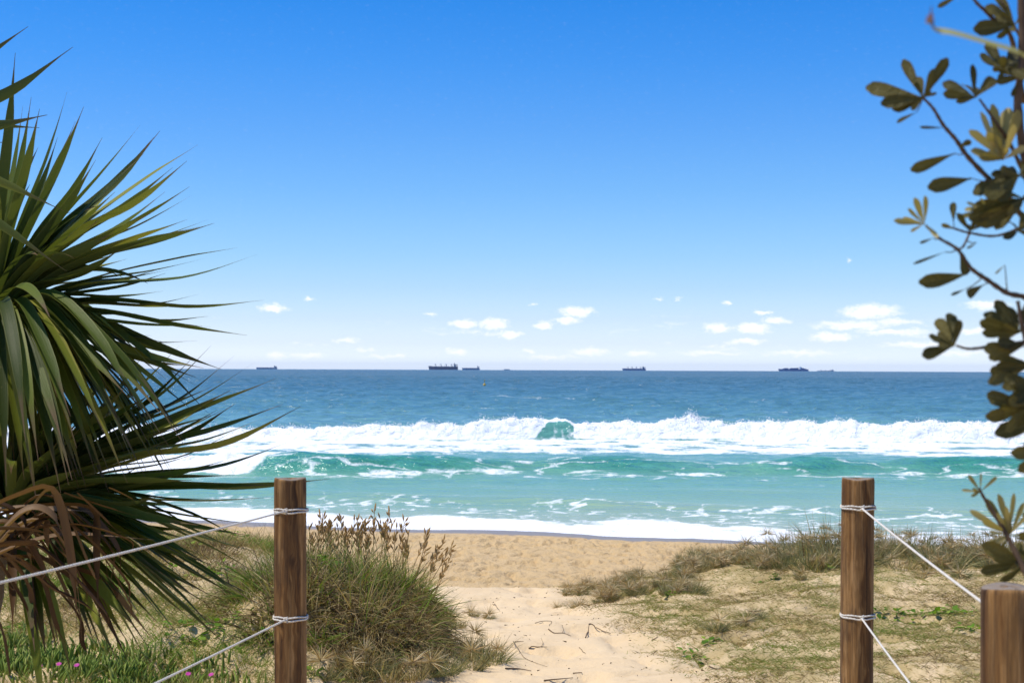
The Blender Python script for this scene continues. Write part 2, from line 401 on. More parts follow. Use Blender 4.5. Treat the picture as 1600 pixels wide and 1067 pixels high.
wsh = t.new('ShaderNodeMixShader', i_0=fr); t.l.new(dif.outputs[0], wsh.inputs[1]); t.l.new(glo.outputs[0], wsh.inputs[2])
fb = t.new('ShaderNodeBump', i_Strength=.8, i_Distance=.30, i_Height=t.noise(t.mapping(pos, (1.0, .8, 1.3)), 1.7, 4, .58, .6)).outputs[0]
fsh = principled(t, fcol, .9, .1, fb)
msh = t.new('ShaderNodeMixShader', i_0=ff); t.l.new(wsh.outputs[0], msh.inputs[1]); t.l.new(fsh, msh.inputs[2])
finish(t, msh.outputs[0])

us = np.concatenate([-geo(.62, 10, .02)[::-1], np.arange(-.62, .62, .0019), geo(.62, 10, .02)])
def gr(a, b, r):
    o = [a]
    while o[-1] < b: o.append(o[-1]*r)
    return np.array(o)
ys = np.concatenate([np.arange(34.5, 58, .16), np.arange(58, 64, .2), np.arange(64, 73, .1), np.arange(73, 93, .22), np.arange(93, 95, .12), np.arange(95, 103, .065), gr(103, 900, 1.0055), gr(907, 16000, 1.03)])
gu, gy = np.meshgrid(us, ys); gx = np.clip(gu, -.62, .62)*gy+(gu-np.clip(gu, -.62, .62))*np.minimum(gy, 1500); z, fo, gl = sea(gx, gy)
nx, ny = len(us), len(ys); i = np.arange(nx*ny).reshape(ny, nx)
q = np.stack([i[:-1, :-1], i[:-1, 1:], i[1:, 1:], i[1:, :-1]], -1).reshape(-1, 4)
tag(link('sea', np_mesh('sea', np.stack([gx, gy, z], -1), q, m_sea, {'foam': fo.ravel(), 'glass': gl.ravel()})), kind='structure')

# spray thrown up along the broken crest
m_spray, t = mat_new('spray'); finish(t, principled(t, (.80, .81, .81), .9, .1))
N = 9000
x = rng.uniform(-42, 42, N); x[:650] = 12.7+rng.normal(0, .8, 650); keep = np.abs(x-GAPX) > 1.3; x = x[keep]; N = len(x)
s = rng.normal(.05, .4, N); y = yc1(x)+s
hgt = np.abs(rng.normal(0, .075, N))*np.where(fbm(x*.7, x*0, 3, 5) > .52, 1.8, .7); hgt[:600] = np.abs(rng.normal(.2, .28, 600))*np.exp(-((x[:600]-12.7)/.7)**2)
zz = sea(x, y)[0]+hgt; sz_ = rng.uniform(.012, .036, N)*np.where(hgt > .35, .7, 1)
octv = np.array([(1,0,0),(-1,0,0),(0,1,0),(0,-1,0),(0,0,1),(0,0,-1)], float)
octf = np.array([(0,2,4),(2,1,4),(1,3,4),(3,0,4),(2,0,5),(1,2,5),(3,1,5),(0,3,5)])
V = np.stack([x, y, zz], -1)[:, None]+octv[None]*sz_[:, None, None]*rng.uniform(.6, 1.5, (N, 6, 1))
Q = octf[None]+6*np.arange(N)[:, None, None]
o = tag(link('sea_spray', np_mesh('sea_spray', V, Q.reshape(-1, 3), m_spray)), 'white spray flying off the crest of the outer breaking wave', 'spray', kind='stuff')

# ------------------------------------------------------------------ ships
def flat(name, c, rough=.6, spec=.3):
    m, t = mat_new(name); pn = t.new('ShaderNodeTexCoord').outputs['Object']
    n = t.noise(pn, .15, 3); finish(t, principled(t, t.mix(n, tuple(q*.8 for q in c), tuple(min(1, q*1.2) for q in c)), rough, spec)); return m
M_hull_dark = flat('hull_dark', (.025, .032, .085)); M_hull_blue = flat('hull_blue', (.012, .075, .24)); M_hull_grey = flat('hull_slate', (.045, .13, .27))
M_white = flat('ship_white', (.7, .74, .8)); M_steel = flat('ship_steel', (.08, .14, .24)); M_cont = flat('containers_blue', (.012, .08, .25)); M_cont2 = flat('containers_hazy', (.02, .06, .17))  # ship colours, both container tones too, have distance haze mixed in as blue
def box_bm(bm, x0, x1, y0, y1, z0, z1):
    vs = [bm.verts.new((x, y, z)) for x in (x0, x1) for y in (y0, y1) for z in (z0, z1)]
    for f in ((0,1,3,2),(4,6,7,5),(0,4,5,1),(2,3,7,6),(0,2,6,4),(1,5,7,3)): bm.faces.new([vs[k] for k in f])
def part_box(name, boxes, mat, parent):
    bm = bmesh.new()
    for b in boxes: box_bm(bm, *b)
    return link(name, bm_mesh(name, bm, mat), parent)
def hull_mesh(L, B, D, mat, bow=1):
    """bow towards -x; sections with flare at the bow, forecastle step and transom stern"""
    xs_ = np.linspace(0, 1, 25); rows = []
    for u in xs_:
        wd = B/2*min(1, (u/.16)**.6)*(1-.25*ss(.9, 1, u)); rake = -L*.035*(1-u/.12) if u < .12 else 0
        dk = D*(1.16 if u < .09 else 1.0)*(1+.03*(1-u)); wl = wd*(.55 if u < .05 else .93)
        x = -L/2+u*L
        rows.append([(x+max(0, .02*L*(1-u/.1)), -wl, -3), (x, -wl, 1.), (x+rake*.8, -wd, dk), (x+rake*.8, wd, dk), (x, wl, 1.), (x+max(0, .02*L*(1-u/.1)), wl, -3)])
    v = np.array(rows).reshape(-1, 3); q = []
    for a in range(24):
        for k in range(5): q.append((a*6+k, a*6+k+1, a*6+k+7, a*6+k+6))
    q += [(0, 1, 4, 5), (1, 2, 3, 4), (144, 149, 148, 145), (145, 148, 147, 146)]
    return np_mesh('hull', v, np.array(q), mat, smooth=False)
def ship_at(name, px, d, label, group=None):
    x = (px-800)*d/F; return thing(name, label, 'ship', (x, d, -(x*x+d*d)/RE), group)
def bulk_carrier(px, wpx, d, hull_px, mat, label, cranes=4, tower_px=4.5, name='bulk_carrier', flipx=1):
    s = d/F; L = wpx*s; D = hull_px*s; B = L*.15; T = tower_px*s
    e = ship_at(name, px, d, label); link('hull', hull_mesh(L, B, D, mat), e)
    x1 = L*.36
    sup = part_box('superstructure', [(x1, x1+L*.07, -B*.45, B*.45, D, D+T*.72), (x1-.004*L, x1+L*.045, -B*.55, B*.55, D+T*.72, D+T*.9)], M_steel, e)
    part_box('funnel', [(x1+L*.09, x1+L*.12, -B*.12, B*.12, D-.5, D+T*.75)], mat, sup)
    v, q = tube([(x1+L*.02, 0, D+T*.9), (x1+L*.02, 0, D+T*1.25)], [1.1, .6], 6); link('mast', np_mesh('mast', v, q, M_steel), sup)
    part_box('hatch_cover', [(-L*.42+k*L*.11, -L*.42+k*L*.11+L*.085, -B*.32, B*.32, D, D+1.8) for k in range(7)], M_hull_dark if mat != M_hull_dark else M_steel, e)
    for k in range(cranes):
        xc = -L*.27+k*L*(.56/max(1, cranes-1)) if cranes > 1 else 0
        a = tube([(xc, 0, D-.5), (xc, 0, D+T*.8)], [2.0, 1.6], 8); b = tube([(xc, 0, D+T*.62), (xc-L*.065, 0, D+T*.55)], [1.1, .6], 6)
        c = tube([(xc, 0, D+T*.8), (xc-L*.065, 0, D+T*.56)], .3, 4)
        v, q = merge([a, b, c]); cr = link('deck_crane', np_mesh('deck_crane', v, q, M_steel), e)
    return e
bulk_carrier(693, 45, 7900, 4.9, M_hull_dark, 'large dark bulk carrier with deck cranes, biggest ship on the horizon', 4, 5.2)
bulk_carrier(736, 27, 8300, 2.6, M_hull_grey, 'small blue grey tanker right behind the stern of the dark bulk carrier', 0, 3.6, 'tanker')
bulk_carrier(991, 36, 8200, 2.7, M_hull_blue, 'blue bulk carrier with four thin cranes alone near the middle of the horizon', 4, 3.8)
bulk_carrier(417, 32, 8200, 2.2, M_hull_grey, 'slate coloured tanker on the horizon beside the palm leaf tips', 0, 3.2, 'tanker')
bulk_carrier(1290, 26, 13200, .9, M_hull_grey, 'faint bulk carrier hull down to the right of the container ship', 3, 2.2)
bulk_carrier(792, 9, 11800, 1.1, M_hull_grey, 'tiny ship speck on the horizon right of the small tanker', 0, 1.0, 'distant_ship')
# container ship
s = 8000/F; L = 46*s; D = 2.9*s; B = L*.13
e = ship_at('container_ship', 1240, 8000, 'blue container ship stacked with boxes, rightmost large ship on the horizon')
link('hull', hull_mesh(L, B, D, M_hull_blue), e)
sup = part_box('superstructure', [(L*.20, L*.245, -B*.48, B*.48, D, D+3.1*s)], M_white, e)
part_box('bridge', [(L*.195, L*.24, -B*.6, B*.6, D+3.1*s, D+3.7*s)], M_white, sup)
v, q = tube([(L*.225, 0, D+3.7*s), (L*.225, 0, D+5.0*s)], [.9, .5], 6); link('mast', np_mesh('mast', v, q, M_white), sup)
part_box('funnel', [(L*.26, L*.28, -B*.15, B*.15, D, D+3.0*s)], M_hull_blue, e)
for a, b, h, m in ((-.37,-.33,1.4,0),(-.325,-.28,2.2,1),(-.275,-.23,2.4,0),(-.225,-.18,2.3,1),(-.135,-.09,2.1,0),(-.085,-.04,2.5,1),(-.035,.01,2.3,0),(.015,.06,2.6,1),(.065,.11,2.7,0),(.115,.16,2.9,1),(.29,.34,2.4,0),(.345,.39,1.8,1),(.40,.44,.7,0)):
    part_box('container_stack', [(L*a, L*b, -B*.46, B*.46, D, D+h*s*.78)], (M_cont, M_cont2)[m], e)
# buoy
m_buoy = flat('buoy_yellow', (.55, .36, .06))
p = P(757, 605, 390); bz = float(sea(np.array([p.x]), np.array([p.y]))[0][0])
e = thing('buoy', 'small yellow marker buoy floating beyond the breakers', 'buoy', (p.x, p.y, bz))
v, q = tube([(0, 0, -.4), (0, 0, 0), (0, 0, .35), (0, 0, .5)], [.2, .38, .38, .15], 14); link('float', np_mesh('float', v, q, m_buoy), e)
v, q = tube([(0, 0, .5), (0, 0, 1.2), (0, 0, 1.25), (0, 0, 1.5)], [.09, .07, .2, .02], 10); link('top_mark', np_mesh('top_mark', v, q, m_buoy), e)

# ------------------------------------------------------------------ fence posts and ropes
m_wood, t = mat_new('weathered_pine')
oc = t.new('ShaderNodeTexCoord').outputs['Object']
rnd = t.new('ShaderNodeObjectInfo').outputs['Random']
off = t.new('ShaderNodeCombineXYZ', i_0=t.math('MULTIPLY', rnd, 3.), i_1=t.math('MULTIPLY', rnd, 7.), i_2=t.math('MULTIPLY', rnd, 5.)).outputs[0]
ov = t.vmath('ADD', oc, off)
warp = t.noise(t.mapping(ov, (1, 1, .35)), 9, 3, .6)
wvv = t.vmath('ADD', t.mapping(ov, (1, 1, .05)), t.new('ShaderNodeCombineXYZ', i_0=t.math('MULTIPLY', warp, .10), i_1=t.math('MULTIPLY', warp, .06), i_2=0.).outputs[0])
rings = t.new('ShaderNodeTexWave', i_0=wvv, i_Scale=11., i_Distortion=2.0, i_Detail=3., wave_type='RINGS', rings_direction='Z').outputs[0] if False else t.noise(wvv, 20, 4, .6, 1.2)
fibre = t.noise(t.mapping(ov, (1, 1, .035)), 130, 4, .7)
c = t.ramp(rings, [(.30, (.034, .014, .004)), (.44, (.135, .060, .016)), (.56, (.26, .135, .043)), (.70, (.42, .245, .10))])
c = t.mix(t.mapr(fibre, .42, .64, 0, .6), c, (.05, .028, .014))
st = t.noise(t.mapping(ov, (1, 1, .3)), 11, 4, .65); c = t.mix(t.mapr(st, .52, .72, 0, .65), c, (.045, .027, .016))
oz = t.new('ShaderNodeSeparateXYZ', i_0=oc).outputs[2]
crk = t.mapr(t.noise(t.mapping(ov, (1, 1, .045)), 30, 3, .6, .6), .345, .31, 0, .9)
c = t.mix(crk, c, (.014, .009, .006))
vor = t.new('ShaderNodeTexVoronoi', i_0=t.mapping(ov, (1, 1, .45)), i_Scale=7.5).outputs[0]
knot = t.mapr(vor, .16, .10); c = t.mix(t.math('MULTIPLY', knot, .8), c, (.035, .016, .008))
nrm = t.new('ShaderNodeSeparateXYZ', i_0=t.new('ShaderNodeNewGeometry').outputs['True Normal']).outputs[2]
topc = t.mix(t.noise(oc, 40, 3), (.16, .12, .085), (.30, .24, .18))
c = t.mix(t.mapr(nrm, .5, .8), c, topc)
hgt = t.math('SUBTRACT', t.math('ADD', t.math('MULTIPLY', fibre, .5), rings), t.math('MULTIPLY', crk, 2.0))
finish(t, principled(t, c, .75, .25, bump(t, hgt, .9, .006)))
PR = .0625
def post(x, y, top, label, seed):
    z0 = gz(x, y)-.5; r = np.random.default_rng(seed); prof = []
    hs = np.concatenate([np.linspace(z0, top-.012, 44), [top-.005, top, top, top]])
    sc_ = np.concatenate([np.ones(44), [.985, .955, .6, .02]]); SEG = 56
    th = np.linspace(0, 2*math.pi, SEG, endpoint=False); vv = []
    for h, s in zip(hs, sc_):
        rr = PR*s*(1+.018*np.sin(3*th+seed+h*1.3)+.012*np.sin(7*th+h*2)+.010*(vnoise(th*6+seed, h*6+0*th)-.5))
        for k in range(SEG): vv.append((math.cos(th[k])*rr[k]+.004*math.sin(h*2.2+seed), math.sin(th[k])*rr[k], h-top+ (.003*math.sin(th[k]*2+seed) if s < .96 else 0)))
    q = [(a*SEG+k, a*SEG+(k+1) % SEG, (a+1)*SEG+(k+1) % SEG, (a+1)*SEG+k) for a in range(len(hs)-1) for k in range(SEG)]
    m = np_mesh('fence_post', np.array(vv), np.array(q), m_wood)
    return tag(link('fence_post', m, None, (x, y, top)), label, 'post', 'timber posts of the path fence')
LP = P(455, 747, 5.55); RP = P(1341, 747, 5.55); NP_ = (1.152, 3.30)
post(LP.x, 5.55, LP.z, 'round weathered timber post on the left of the path, in front of the grass mound', 1)
post(RP.x, 5.55, RP.z, 'round timber post right of the path with ropes running to a nearer post', 2)
post(NP_[0], NP_[1], 4.497, 'blurred timber post nearest the camera, cut by the bottom right corner', 5)
LN = (-1.487, 3.0); post(LN[0], LN[1], 4.55, 'timber post outside the left edge holding the ends of the left ropes', 9)

m_rope, t = mat_new('white_rope'); oc = t.new('ShaderNodeTexCoord').outputs['Object']
finish(t, principled(t, t.mix(t.noise(oc, 60, 3), (.52, .47, .40), (.74, .70, .62)), .8, .2, bump(t, t.noise(oc, 400, 2), .3, .001)))
RR = .0038
def strands(pts, rad=RR, pitch=.045):
    pts = np.asarray(pts); seg = np.r_[0, np.cumsum(np.linalg.norm(np.diff(pts, axis=0), axis=1))]
    n = max(8, int(seg[-1]/.006)); sm = np.linspace(0, seg[-1], n); c = np.stack([np.interp(sm, seg, pts[:, k]) for k in range(3)], -1)
    tan = np.gradient(c, axis=0); tan /= np.linalg.norm(tan, axis=1)[:, None]
    a = np.cross(tan, (0, 0, 1.)); a /= np.linalg.norm(a, axis=1)[:, None]+1e-9; b = np.cross(tan, a); out = []
    for k in range(3):
        ph = sm/pitch*2*math.pi+k*2.0944
        out.append(tube(c+rad*.5*(np.cos(ph)[:, None]*a+np.sin(ph)[:, None]*b), rad*.58, 5))
    return merge(out)
def loop_pts(cx, cy, z, tilt, a0, turns=1.0, r=PR+.006, dz=.0):
    th = np.linspace(a0, a0+turns*2*math.pi, int(70*turns))
    return np.stack([cx+r*np.cos(th), cy+r*np.sin(th), z+tilt*np.cos(th-a0)+dz*np.linspace(0, 1, len(th))+.0015*np.sin(5*th)], -1)
def rope(A, B, z0, z1, sag, label, sideA):
    """rope from a loop at post A to a loop at post B"""
    e = thing('fence_rope', label, 'rope', (A[0], A[1], z0), 'white ropes of the path fence')
    def add(nm, pts):
        v, q = strands(pts, RR if nm == 'line' else .0034); link(nm, np_mesh(nm, v-np.array([A[0], A[1], z0]), q, m_rope), e)
    ang = math.atan2(B[1]-A[1], B[0]-A[0]); front = -math.pi/2
    k = np.array([A[0]+(PR+.010)*math.cos(front+sideA), A[1]+(PR+.010)*math.sin(front+sideA), z0])
    k2 = np.array([B[0]-(PR-.006)*math.cos(ang), B[1]-(PR-.006)*math.sin(ang), z1])
    u = np.linspace(0, 1, 60)[:, None]; line = k+(k2-k)*u; line[:, 2] -= sag*4*(u*(1-u))[:, 0]
    add('line', line)
    add('loop', loop_pts(A[0], A[1], z0+.002, .003, front+sideA, 1.0, PR+.003))
    add('loop', loop_pts(A[0], A[1], z0-.004, -.004, front+sideA+.25, 1.0, PR+.004))
    th = np.linspace(0, 2*math.pi, 26); kn = np.stack([k[0]+.007*np.cos(th*2), k[1]-.006+.006*np.sin(th*2), k[2]-.010+.02*th/6.28], -1); add('knot', kn)
rope((LP.x, 5.55), LN, 4.447, 4.446, .006, 'upper white rope tied to the left post, running in front of the palm', -.15)
rope((LP.x, 5.55), LN, 4.030, 3.985, .006, 'lower white rope tied to the left post, sloping to the bottom edge', -.1)
rope((RP.x, 5.55), NP_, 4.467, 4.420, .006, 'upper white rope sloping from the right post to the near post', -.05)
rope((RP.x, 5.55), NP_, 4.045, 3.985, .006, 'lower white rope sloping from the right post down out of the picture', -.05)

# ------------------------------------------------------------------ foliage materials
def grass_mat(name, stops, trans=.35):
    m, t = mat_new(name); c = t.ramp(t.attr('tint'), stops)
    finish(t, leafy(t, c, trans, .6, .2)); return m
STRAW = [(0, (.07, .042, .02)), (.2, (.26, .175, .08)), (.42, (.54, .41, .19)), (.6, (.29, .275, .085)), (.8, (.17, .215, .035)), (1, (.17, .29, .025))]  # dark low end also paints the shade deep among the blades
m_grass = grass_mat('dune_grass', STRAW)
m_spin = grass_mat('spinifex', [(0, (.13, .085, .042)), (.3, (.52, .41, .20)), (.6, (.29, .28, .13)), (1, (.12, .145, .06))])
m_seed = grass_mat('seed_straw', [(0, (.36, .23, .10)), (.5, (.56, .42, .22)), (1, (.68, .57, .36))], .25)
m_stalk = grass_mat('seed_stalk', [(0, (.32, .19, .07)), (.5, (.56, .36, .14)), (1, (.70, .50, .24))], .4)

def ribbons(base, dirn, length, width, droop, tint, K=4, rs=rng, side=None):
    base, dirn = np.asarray(base, float), np.asarray(dirn, float); N = len(base)
    length = np.broadcast_to(length, (N,)); width = np.broadcast_to(width, (N,)); droop = np.broadcast_to(droop, (N,))
    if side is None:
        a = rs.uniform(0, 2*math.pi, N); h = np.stack([np.cos(a), np.sin(a), np.zeros(N)], -1)
        side = np.cross(dirn, h); side /= np.linalg.norm(side, axis=1)[:, None]+1e-6
    u = np.linspace(0, 1, K+1); wp = (1-u**1.6)*.96+.04
    c = base[:, None]+dirn[:, None]*(length[:, None]*u)[:, :, None]
    c[:, :, 2] -= (droop*length)[:, None]*u**2
    o = side[:, None]*(width[:, None]*wp)[:, :, None]*.5
    v = np.stack([c-o, c+o], 2).reshape(-1, 3); idx = (np.arange(N)*(K+1)*2)[:, None]+2*np.arange(K)[None]
    q = np.stack([idx, idx+1, idx+3, idx+2], -1).reshape(-1, 4)
    return v, q, np.repeat(tint, (K+1)*2)
def rib_mesh(name, sets, mat):
    off = 0; V, Q, T = [], [], []
    for v, q, tt in sets: V.append(v); Q.append(q+off); T.append(tt); off += len(v)
    return np_mesh(name, np.vstack(V), np.vstack(Q), mat, {'tint': np.concatenate(T)})
def unit(v): return v/(np.linalg.norm(v, axis=-1)[..., None]+1e-9)

# ------------------------------------------------------------------ grass mound
def mound_blades():
    sets = []; r_ = np.random.default_rng(77)
    def tuft(cx, cy, n, lean, Lr, tintf, rad=.10, dr=(.1, .9), zoff=0.):
        a = r_.uniform(0, 6.28, n); q = np.sqrt(r_.random(n))*rad; x = cx+q*np.cos(a); y = cy+q*np.sin(a)
        d = unit(np.stack([lean[0]+r_.normal(0, .42, n)+.5*q/rad*np.cos(a), lean[1]+r_.normal(0, .42, n)+.5*q/rad*np.sin(a), r_.uniform(.35, 1.3, n)], -1))
        sets.append(ribbons(np.stack([x, y, ground(x, y)-.01+zoff], -1), d, r_.uniform(*Lr, n), r_.uniform(.003, .010, n), r_.uniform(*dr, n), np.clip(tintf(n), 0, 1), 5, r_))
    for k in range(190):
        a = r_.uniform(0, 6.28); q = math.sqrt(r_.random()); cx = MX+(.47 if math.cos(a) > 0 else .92)*q*math.cos(a); cy = MY+1.0*q*math.sin(a)
        out = np.array([math.cos(a), math.sin(a)])*q*.35+r_.normal(0, .22, 2); near = ss(.35, -.55, (cy-MY))
        green = r_.random() > .24+.66*near
        L = (.10, r_.uniform(.22, .46)) if green else (.08, r_.uniform(.2, .38))
        tf = (lambda n: np.where(r_.random(n) < .8, r_.uniform(.58, 1.05, n), r_.uniform(0, .5, n))) if green else (lambda n: np.where(r_.random(n) < .8, r_.uniform(-.1, .5, n), r_.uniform(.5, .9, n)))
        tuft(cx, cy, 120, out, L, tf, r_.uniform(.07, .15), (.1, .8) if green else (.2, 1.3))
    for k in range(46):     # spiky upright tops
        a = r_.uniform(0, 6.28); q = math.sqrt(r_.random())*.85; cx = MX+(.45 if math.cos(a) > 0 else .85)*q*math.cos(a); cy = MY+.9*q*math.sin(a)
        tuft(cx, cy, 26, r_.normal(0, .12, 2), (.22, .50), lambda n: r_.choice([.15, .3, .45, .62, .75, .9], n), .06, (.0, .25))
    # dead thatch tangled low on the near side, darkest tints doubling as shade
    N = 5200; a = r_.uniform(math.pi*1.0, math.pi*2.05, N); r = r_.uniform(.55, 1.02, N)
    x = MX+.58*r*np.cos(a); y = MY+1.02*r*np.sin(a); z = ground(x, y)+r_.uniform(-.02, .22, N)*(1.1-r)
    d = unit(np.stack([r_.normal(0, 1, N), r_.normal(-.3, .6, N), r_.uniform(-.4, .8, N)], -1))
    sets.append(ribbons(np.stack([x, y, z], -1), d, r_.uniform(.08, .30, N), r_.uniform(.003, .008, N), r_.uniform(.2, 1.1, N), r_.uniform(0, .48, N), 5, r_))
    return rib_mesh('grass_blades', sets, m_grass)
e = thing('grass_mound', 'tall mound of green and straw grass with brown seed stalks right of the left post', 'grass', (0, 0, 0))
tag(link('grass_blades', mound_blades(), e), kind='stuff')
def seed_stalk_mesh(seed):
    r = np.random.default_rng(seed); h = r.uniform(.16, .33); lean = r.normal(0, .12, 2)
    pts = np.stack([lean[0]*np.linspace(0, 1, 6)**1.6*h, lean[1]*np.linspace(0, 1, 6)**1.6*h, np.linspace(0, h, 6)], -1)
    v, q = tube(pts, np.linspace(.0028, .0016, 6), 5); V, Q, T = [v], [q], [np.full(len(v), .3)]
    off = len(v); n = r.integers(11, 17)
    for k in range(n):
        u = r.uniform(.45, 1.0); b = np.array([np.interp(u, np.linspace(0, 1, 6), pts[:, c]) for c in range(3)])
        a = r.uniform(0, 6.28); k_ = r.uniform(.3, .8); d = unit(np.array([math.cos(a)*k_, math.sin(a)*k_, 1.0])); L = r.uniform(.022, .045)
        st = b+d*L*.5; sp, sq = tube([b, st, st+d*L*.35, st+d*L*.8, st+d*L*1.15], [.0012, .002, .0062, .0048, .0008], 6)
        V.append(sp); Q.append(sq+off); off += len(sp); T.append(np.full(len(sp), r.uniform(.2, 1)))
    return np_mesh('seed_stalk', np.vstack(V), np.vstack(Q), m_stalk, {'tint': np.concatenate(T)})
SM = [seed_stalk_mesh(40+k) for k in range(8)]
PXS = [(505,862,12.5),(493,868,10.4),(512,866,10.3),(528,868,10.4),(520,874,10.2),(545,870,10.5),(556,866,10.3),(567,868,10.6),(575,872,10.2),(584,862,10.5),(592,866,10.3),(598,860,10.6),(606,870,10.3),(560,874,10.0),(613,876,10.1),(621,872,10.3),(487,874,10.1),(500,878,10.0),(540,878,9.9),(645,880,10.0),(652,884,9.9),(640,886,9.9),(660,892,9.8),(672,900,9.7),(668,912,9.6),(680,918,9.5),(535,864,10.6),(580,880,9.9),(630,868,10.4),(515,880,9.8)]
PXS += [(px+random.uniform(-14, 14), py+random.uniform(-4, 12), d-random.uniform(0, .35)) for px, py, d in PXS[1:24]]
for k, (px, py, d) in enumerate(PXS):
    x = (px-800)*d/F; z = EYE-(py-HOR)*d/F-.05; d = min(d, 10.7)
    x = (px-800)*d/F; z = EYE-(py-HOR)*d/F-.06
    link('seed_stalk', SM[k % 8], e, (x, d, max(z, gz(x, d))), (0, random.uniform(-.1, .2)+(.35 if px > 640 else 0), random.uniform(0, 6.28) if px <= 640 else 0), random.uniform(.85, 1.15)*(1.15 if k == 0 else 1))

# ------------------------------------------------------------------ spinifex tussocks
def tussock_mesh(seed, n=260, spread=.75, hmin=.22, hmax=.46, green=.5):
    r = np.random.default_rng(seed); a = r.uniform(0, 6.28, n); rad = np.sqrt(r.random(n))*.17
    b = np.stack([rad*np.cos(a), rad*np.sin(a), np.full(n, -.03)], -1)
    aa = a+r.normal(0, .7, n); tl = r.random(n)**.8*spread
    d = unit(np.stack([np.cos(aa)*tl, np.sin(aa)*tl, np.ones(n)], -1))
    tint = np.clip(r.normal(green, .28, n), 0, 1)
    return rib_mesh('blades', [ribbons(b, d, r.uniform(hmin, hmax, n), r.uniform(.005, .010, n), r.uniform(0, .35, n)*tl, tint, 4, r)], m_spin)
def star_mesh(seed, n=54, rad=.135):
    r = np.random.default_rng(seed); d = unit(r.normal(0, 1, (n, 3))); d[:, 2] = np.abs(d[:, 2])*.9-.15; d = unit(d)
    return rib_mesh('seed_head', [ribbons(d*.012, d, r.uniform(.6, 1.1, n)*rad, np.full(n, .0055), np.full(n, .1), r.random(n), 2, r)], m_seed)
TM = [tussock_mesh(100+k, 240, .9+.22*k, .12, .36+.03*k, .30+.09*k) for k in range(7)]
ST = [star_mesh(200+k) for k in range(4)]
def tussock(x, y, s, label, group, stars):
    e = thing('spinifex_tussock', label, 'grass', (x, y, gz(x, y)), group)
    link('blades', random.choice(TM), e, (0, 0, 0), (0, 0, random.uniform(0, 6.28)), (s*random.uniform(.9, 1.2), s*random.uniform(.9, 1.2), s))
    for k in range(stars):
        a = random.uniform(math.pi, 2*math.pi); rr = random.uniform(.05, .22)*s
        link('seed_head', random.choice(ST), e, (rr*math.cos(a), rr*math.sin(a), random.uniform(.06, .30)*s), (random.uniform(-.4, .4), random.uniform(-.4, .4), random.uniform(0, 6)), random.uniform(.7, 1.15))
GR_R = 'spinifex tussocks along the right dune ridge'
def ridge_lab(px, d):
    row = 'front row' if d < 15.3 else 'back row' if d > 16.2 else 'middle row'
    where = ('next to the trailing tufts' if px < 1180 else 'just left of the right post' if px < 1290 else 'behind the right post' if px < 1390
             else 'between right post and banksia' if px < 1500 else 'under the banksia sprays')
    return 'spinifex tussock in the ridge %s, %s' % (row, where)
for k in range(96):
    u = (k+random.random())/96; px = 1060+u*680; d = random.uniform(14.3, 17.0); x = (px-800)*d/F
    tall = float(np.interp(px, [1060, 1150, 1225, 1290, 1500, 1740], [.5, .62, .95, 1.15, 1.12, 1.12]))
    tussock(x, d, tall*random.uniform(.55, 1.15), ridge_lab(px, d), GR_R, random.choice((2, 3, 3, 4)))
for k in range(56):
    u = random.random()**.75; px = 872+u*230; d = random.uniform(13.6, 15.9)-(1-u)*.2; x = (px-800)*d/F
    tussock(x, d, random.uniform(.20, .34)+.2*u, 'low spinifex tuft %s of the trail from ridge to path' % ('at the thin left end' if px < 950 else 'in the middle' if px < 1030 else 'at the tall right end'), 'low tufts trailing towards the path', random.choice((1, 1, 2)))
for px, py, s in ((1088,866,.85),(1110,868,.8),(1066,872,.6)):
    p = G(px, py, 13.5); tussock(p.x, p.y, s, 'upright dark spinifex tuft standing against the surf left of the ridge', 'upright tufts at the ridge end', 1)
for px, py, s in ((1120,985,.34),(1180,965,.30),(1160,978,.28),(1560,960,.3),(1440,905,.3),(1500,900,.35),(1250,905,.28)):
    p = G(px, py, 7); tussock(p.x, p.y, s, 'small flat straw tuft among the short grass right of the path', 'small tufts right of the path', 1)
LAB_F = 'grey green spinifex clump with seed heads between the grass mound and the path'
for px, py, s in ((752,1030,.62),(725,1022,.55),(770,1035,.45),(735,1045,.5),(700,1048,.5),(715,980,.36),(740,962,.26),(690,965,.35),(765,966,.2)):
    p = G(px, py, 7); tussock(p.x, p.y, s, LAB_F, 'spinifex clumps at the foot of the mound', 1)
for px, py, s in ((560,1062,.5),(600,1060,.55),(640,1058,.5),(505,1060,.4),(670,1052,.5),(580,1050,.5)):
    p = G(px, py, 7); tussock(p.x, p.y, s, 'ragged straw and green tuft along the bottom edge below the grass mound', 'ragged tufts below the mound', 1)

